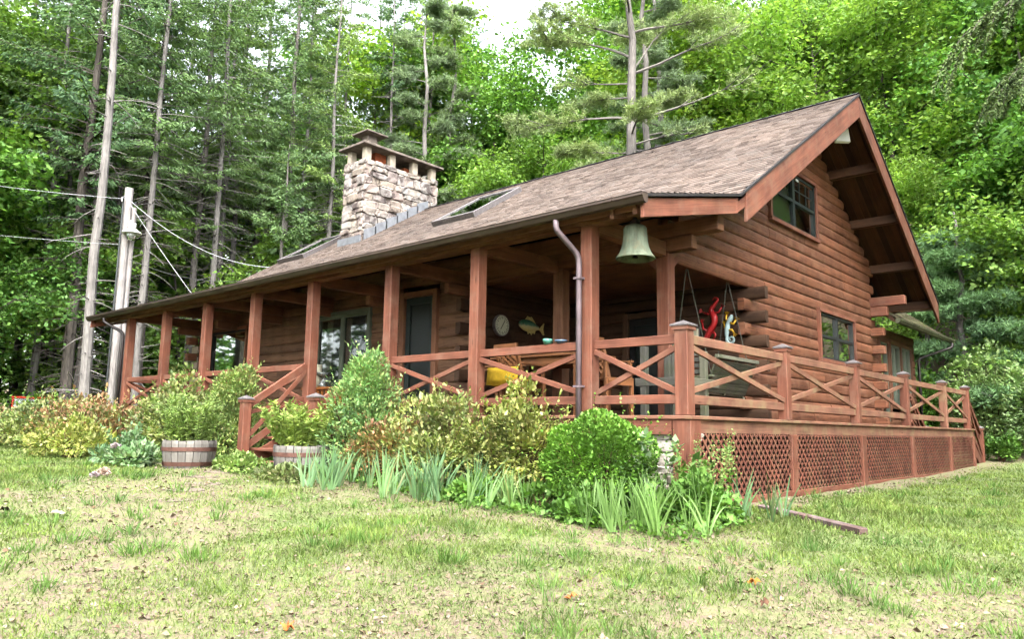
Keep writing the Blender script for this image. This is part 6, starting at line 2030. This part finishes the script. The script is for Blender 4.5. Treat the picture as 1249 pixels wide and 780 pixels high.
# ---- wooden dining chairs with latticed backs, dining table
def lattice_chair(x, y, rz, label, h=1.08, mat='oak'):
    root = empty('lattice_back_chair', (x, y, 0), label, 'chair', 'lattice back wooden chairs on the porch')
    root.rotation_euler = (0, 0, rz)
    def part(name, fn, bev=.004):
        mb = MB(); fn(mb); me_o = mb.build(name, M[mat], None, bevel=bev); me_o.parent = root; return me_o
    for sx in (-.23, .23):
        part('leg', lambda mb: mb.beam((sx, -.22, 0), (sx, -.22, .52), .05, .05, (0, 1, 0)))
        part('leg', lambda mb: mb.beam((sx, .24, 0), (sx * .98, .22, .55), .05, .05, (0, 1, 0)))
        part('back_post', lambda mb: mb.beam((sx * .98, .22, .55), (sx * .95, .36, h), .05, .045, (0, 1, 0)))
        part('arm', lambda mb: mb.beam((sx * 1.05, -.24, .76), (sx * 1.0, .28, .78), .06, .03))
        part('arm_support', lambda mb: mb.beam((sx, -.20, .52), (sx, -.20, .75), .045, .045, (0, 1, 0)))
    part('seat', lambda mb: [mb.box((-.25, -.25 + k * .10, .50), (.25, -.16 + k * .10, .525)) for k in range(5)])
    part('seat_rail', lambda mb: [mb.box((-.22, -.26, .42), (.22, -.235, .50)), mb.box((-.22, .225, .42), (.22, .25, .50))])
    part('top_rail', lambda mb: mb.beam((-.25, .365, h), (.25, .365, h), .04, .09))
    def lat(mb):
        zs0, zs1 = .62, h - .05
        def pt(u, v): return (u, .235 + .125 * (v - .55) / (h - .55), v)
        for k in range(-3, 6):
            for s in (1, -1):
                u0, u1 = -.21 + k * .105, -.21 + k * .105 + .40
                if s < 0: u0, u1 = -u0, -u1
                v0, v1 = zs0, zs1
                # clip in u
                lo, hi = -.21, .21
                def cut(u0, v0, u1, v1):
                    out = []
                    for (ua, va, ub, vb) in ((u0, v0, u1, v1), (u1, v1, u0, v0)):
                        if ua < lo and ub != ua: va = va + (vb - va) * (lo - ua) / (ub - ua); ua = lo
                        if ua > hi and ub != ua: va = va + (vb - va) * (hi - ua) / (ub - ua); ua = hi
                        out.append((ua, va))
                    return out
                if max(u0, u1) < lo or min(u0, u1) > hi: continue
                (a, b), (c, d) = cut(u0, v0, u1, v1)
                if zs0 <= b <= zs1 and zs0 <= d <= zs1 and abs(a - c) > .03:
                    p, q = Vector(pt(a, b)), Vector(pt(c, d)); off = Vector((0, .008 * s, 0))
                    mb.beam(p + off, q + off, .028, .012, (0, 1, 0))
    part('backrest', lat, 0)
    return root
lattice_chair(-1.62, .78, 1.35, 'brown lattice back chair behind the railing bay nearest the corner post', 1.10)
lattice_chair(-3.95, .85, -1.2, 'brown lattice back chair just right of the middle porch post', 1.0)
yc = lattice_chair(-3.15, .75, 3.05, 'brown chair with a yellow cushion at the dining table', 1.02)
cu = empty('cushion', (-3.2, .48, .6), 'yellow cushion tied to the back of a dining chair', 'cushion')
mb = MB()
for (y0, z0, y1, z1) in ((.36, .72, .34, .46), (.33, .46, .62, .54)):
    n = 8
    b = len(mb.v)
    for s in (0, 1):
        for i in range(n + 1):
            for k in range(n + 1):
                u, v = i / n, k / n
                puff = .055 * (min(u, 1 - u, .25) * 4 * min(v, 1 - v, .25) * 4) ** .5
                d = Vector((0, z1 - z0, -(y1 - y0))).normalized() * -1
                p = Vector((-3.52 + .62 * u, y0 + (y1 - y0) * v, z0 + (z1 - z0) * v)) + d * (puff if s else -puff)
                mb.v.append(tuple(p))
    for s in (0, 1):
        o = b + s * (n + 1) ** 2
        for i in range(n):
            for k in range(n):
                q = (o + i * (n + 1) + k, o + i * (n + 1) + k + 1, o + (i + 1) * (n + 1) + k + 1, o + (i + 1) * (n + 1) + k)
                mb.f.append(q if s else q[::-1]); mb.uv += [(0, 0)] * 4
mb.build('pad', M['yellow'], cu, smooth=True)
tb_ = empty('dining_table', (-3.0, 1.3, 0), 'brown wooden dining table on the porch behind the railing', 'table')
mb = MB()
for k in range(7): mb.box((-3.95, .86 + k * .13, .90), (-2.15, .985 + k * .13, .94))
mb.build('tabletop', M['oak'], tb_, bevel=.005)
mb = MB(); mb.box((-3.85, .93, .78), (-2.25, .96, .90)); mb.box((-3.85, 1.66, .78), (-2.25, 1.69, .90)); mb.build('apron', M['oak'], tb_)
for x, y in ((-3.8, .97), (-2.3, .97), (-3.8, 1.64), (-2.3, 1.64)):
    mb = MB(); mb.box((x - .045, y - .03, 0), (x + .045, y + .05, .899)); mb.build('leg', M['oak'], tb_, bevel=.006)
# ---- dishes left on the rail
def dish(x, y, z, prof, rgb, name, label, cat):
    k = flat(name + '_glaze', rgb, .2, 0, .5, .2, 20)
    mb = MB(); mb.lathe(prof, 20, (x, y, z)); o = mb.build(name, k, None, smooth=True, off=(x, y, z)); tag(o, label, cat)
dish(-2.06, 0, .951, [(.001, 0), (.05, 0), (.068, .05), (.07, .075), (.064, .075), (.05, .01), (.001, .008)], (.10, .30, .22), 'glass_bowl', 'green glass bowl standing on the porch rail', 'bowl')
dish(-1.83, 0, .951, [(.001, 0), (.045, 0), (.085, .028), (.09, .045), (.083, .045), (.045, .010), (.001, .008)], (.10, .17, .26), 'small_dish', 'blue dish on the porch rail right of the green bowl', 'dish')
# ---- console with jars by the big window
cs = empty('console_table', (-9.1, 1.4, 0), 'orange varnished bench table below the large porch window', 'table')
mb = MB(); mb.box((-9.75, 1.15, .56), (-8.3, 1.65, .61)); mb.build('tabletop', M['orangewood'], cs, bevel=.008)
for x, y in ((-9.65, 1.22), (-8.4, 1.22), (-9.65, 1.58), (-8.4, 1.58)):
    mb = MB(); mb.box((x - .03, y - .03, 0), (x + .03, y + .03, .559)); mb.build('leg', M['orangewood'], cs)
mb = MB()
for k in range(8): mb.box((-9.5 + k * .15, 1.19, .10), (-9.46 + k * .15, 1.22, .559))
mb.build('spindles', M['orangewood'], cs)
M['clearglass'] = glassmat('clear_jar_glass', (.5, .55, .5), .4, .35)
def jar(x, y, z, prof, mat, name, label, cat, lid=None):
    mb = MB(); mb.lathe(prof, 18, (x, y, z)); o = mb.build(name, mat, None, smooth=True, off=(x, y, z)); tag(o, label, cat); return o
jar(-9.30, 1.4, .611, [(.001, 0), (.10, 0), (.11, .05), (.05, .14), (.03, .2), (.16, .26), (.17, .31), (.16, .32), (.001, .30)], M['clearglass'], 'glass_stand', 'dark based glass bowl standing on the orange bench table', 'bowl')
jar(-9.52, 1.42, .611, [(.001, 0), (.08, 0), (.085, .35), (.07, .40), (.07, .48), (.08, .5), (.001, .5)], M['curtain'], 'tall_jar', 'tall pale jar on the orange bench table close to the porch post', 'jar')

# ================================================================== POLE, WIRES, VEHICLE
PXY = (-18.72, .72); pz = gz1(*PXY) - .3
M['polewood'] = barkmat('silvery_pole_wood', (.23, .21, .195), (.40, .37, .345))
up_ = empty('utility_pole', (*PXY, pz), 'silvery wooden utility pole with a yard lamp behind the porch eave', 'utility pole')
mb = MB(); mb.tube([(PXY[0], PXY[1], pz), (PXY[0], PXY[1], 3.0), (PXY[0], PXY[1], 6.72)], [.145, .135, .115], 14); mb.build('pole', M['polewood'], up_, smooth=False)
q = (PXY[0] + .02, PXY[1] + .17)
mb = MB(); mb.tube([(q[0], q[1], pz), (q[0], q[1], 6.15)], [.09, .08], 12); mb.build('second_pole', M['polewood'], up_)
mb = MB(); mb.tube(smooth_path([(PXY[0] + .08, PXY[1] - .17, pz), (PXY[0] + .08, PXY[1] - .17, 6.2), (PXY[0] + .16, PXY[1] - .20, 6.4), (PXY[0] + .22, PXY[1] - .22, 6.3)]), .028, 8); mb.build('conduit', M['greyframe'], up_)
mb = MB(); mb.tube([(PXY[0] - .14, PXY[1], 6.42), (PXY[0] - .30, PXY[1] - .03, 6.42)], .03, 8); mb.tube([(PXY[0] - .30, PXY[1] - .03, 6.36), (PXY[0] - .30, PXY[1] - .03, 6.5)], [.05, .05], 10); mb.build('insulator', M['white'], up_)
lx, ly = PXY[0] + .30, PXY[1] + .06
mb = MB(); mb.tube(smooth_path([(PXY[0] + .12, PXY[1], 5.62), (lx - .05, ly, 5.70), (lx, ly, 5.60)]), .025, 8); mb.lathe([(.001, 5.62), (.10, 5.61), (.11, 5.50), (.09, 5.44)], 16, (lx, ly, 0)); lamp = mb.build('lamp', M['white'], up_, smooth=True)
mb = MB(); mb.lathe([(.08, 5.46), (.14, 5.42), (.255, 5.34), (.27, 5.30), (.255, 5.30), (.13, 5.41), (.07, 5.45)], 24, (lx, ly, 0)); mb.build('lamp_shade', M['white'], lamp, smooth=True)
mb = MB(); mb.lathe([(.13, 5.335), (.15, 5.28), (.13, 5.16), (.10, 5.10), (.001, 5.09)], 20, (lx, ly, 0)); mb.build('lens', M['clearglass'], lamp, smooth=True)
def wire(a, b, sag, rad, label, mat):
    a, b = Vector(a), Vector(b); n = 18
    pts = [a.lerp(b, i / n) - Vector((0, 0, sag * 4 * (i / n) * (1 - i / n))) for i in range(n + 1)]
    mb = MB(); mb.tube(pts, rad, 5); o = mb.build('overhead_wire', mat, None, off=tuple(a)); tag(o, label, 'wire', 'service wires at the pole'); return o
M['wire'] = flat('grey_cable', (.42, .43, .44), .6); M['wire_dark'] = flat('dark_cable', (.07, .07, .07), .6)
wire((PXY[0] - .3, PXY[1] - .03, 6.45), (-34.0, -9.5, 10.2), .5, .008, 'upper grey cable running from the pole top out to the left', M['wire'])
wire((PXY[0] - .15, PXY[1] - .03, 5.02), (-34.0, -9.2, 7.6), .3, .006, 'lower thin cable running from the pole out to the left', M['wire'])
wire((PXY[0] + .16, PXY[1], 6.3), (-17.2, 4.6, 4.78), .45, .010, 'thick pale service cable sagging from pole top over the roof', M['wire'])
wire((PXY[0] + .16, PXY[1], 6.2), (-16.5, 2.0, 3.24), .05, .007, 'steep cable dropping from the pole top to the porch roof', M['wire'])
wire((PXY[0] + .2, PXY[1] + .1, 4.55), (-17.2, 7.2, 5.9), .9, .007, 'thin dark cable below the thick one, running behind the roof', M['wire_dark'])
# red utility vehicle half hidden by the azaleas
VX, VY = -25.6, .75
vr = empty('utility_vehicle', (VX, VY, gz1(VX, VY)), 'small red utility vehicle half hidden behind the azaleas at far left', 'vehicle')
vr.rotation_euler = (0, 0, math.atan2(-.27, .96))
M['redcar'] = flat('red_vehicle_paint', (.55, .035, .015), .3, 0, .5, .1, 3)
def vpart(name, fn, mat, bev=.02):
    mb = MB(); fn(mb); o = mb.build(name, mat, None, bevel=bev); o.parent = vr; return o
body = vpart('body', lambda mb: mb.prism([(-1.35, .38), (1.15, .38), (1.38, .55), (1.36, .78), (.55, .90), (.45, .62), (-.35, .60), (-.4, .86), (-1.35, .86)], (0, -.62, 0), (1, 0, 0), (0, 0, 1), (0, 1.24, 0)), M['redcar'])
vpart('grille', lambda mb: mb.box((1.37, -.36, .56), (1.40, .36, .75)), M['white'])
for s in (-1, 1):
    vpart('headlight', lambda mb: mb.box((1.365, s * .48 - .09, .62), (1.405, s * .48 + .09, .75)), M['white'])
    vpart('fender', lambda mb: mb.prism([(.62, .60), (.72, .76), (1.18, .76), (1.36, .60), (1.30, .54), (.66, .54)], (0, s * .60, 0), (1, 0, 0), (0, 0, 1), (0, s * .16, 0)), M['redcar'])
    vpart('roof_pillar', lambda mb: mb.beam((.62, s * .56, .86), (.34, s * .56, 1.42), .06, .06, (0, 1, 0)), M['redcar'])
    vpart('roof_pillar', lambda mb: mb.beam((-.42, s * .56, .84), (-.36, s * .56, 1.42), .06, .06, (0, 1, 0)), M['redcar'])
    for xx in (.98, -.92):
        def wheel(mb):
            prof = [(.30, -.11), (.33, -.09), (.34, 0), (.33, .09), (.30, .11), (.18, .11), (.17, .06), (.17, -.06), (.18, -.11), (.30, -.11)]
            n = 20; b = len(mb.v)
            for r_, t in prof:
                for k in range(n):
                    a = 2 * PI * k / n; mb.v.append((xx + r_ * math.cos(a), s * .62 + t, .34 + r_ * math.sin(a)))
            for i in range(len(prof) - 1):
                for k in range(n):
                    k2 = (k + 1) % n; mb.f.append((b + i * n + k, b + i * n + k2, b + (i + 1) * n + k2, b + (i + 1) * n + k)); mb.uv += [(0, 0)] * 4
        w = vpart('wheel', wheel, M['black'], 0)
        def rim(mb):
            n = 16; b = len(mb.v)
            for t in (-.05, .05):
                for k in range(n): mb.v.append((xx + .172 * math.cos(2 * PI * k / n), s * .62 + t, .34 + .172 * math.sin(2 * PI * k / n)))
            mb.f.append(tuple(b + k for k in range(n))); mb.f.append(tuple(b + n + k for k in reversed(range(n)))); mb.uv += [(0, 0)] * (2 * n)
        rr = vpart('rim', rim, M['greyframe'], 0); rr.parent = w
vpart('roof', lambda mb: mb.beam((-.46, 0, 1.45), (.40, 0, 1.45), 1.24, .06), M['redcar'])
vpart('windshield', lambda mb: mb.beam((.60, 0, .92), (.36, 0, 1.40), 1.04, .012, (1, 0, .5)), M['clearglass'], 0)
vpart('seat', lambda mb: [mb.box((-.25, -.5, .61), (.2, .5, .74)), mb.box((-.34, -.5, .74), (-.24, .5, 1.16))], M['black'])
vpart('bumper', lambda mb: mb.beam((1.42, -.5, .48), (1.42, .5, .48), .06, .08), M['black'])
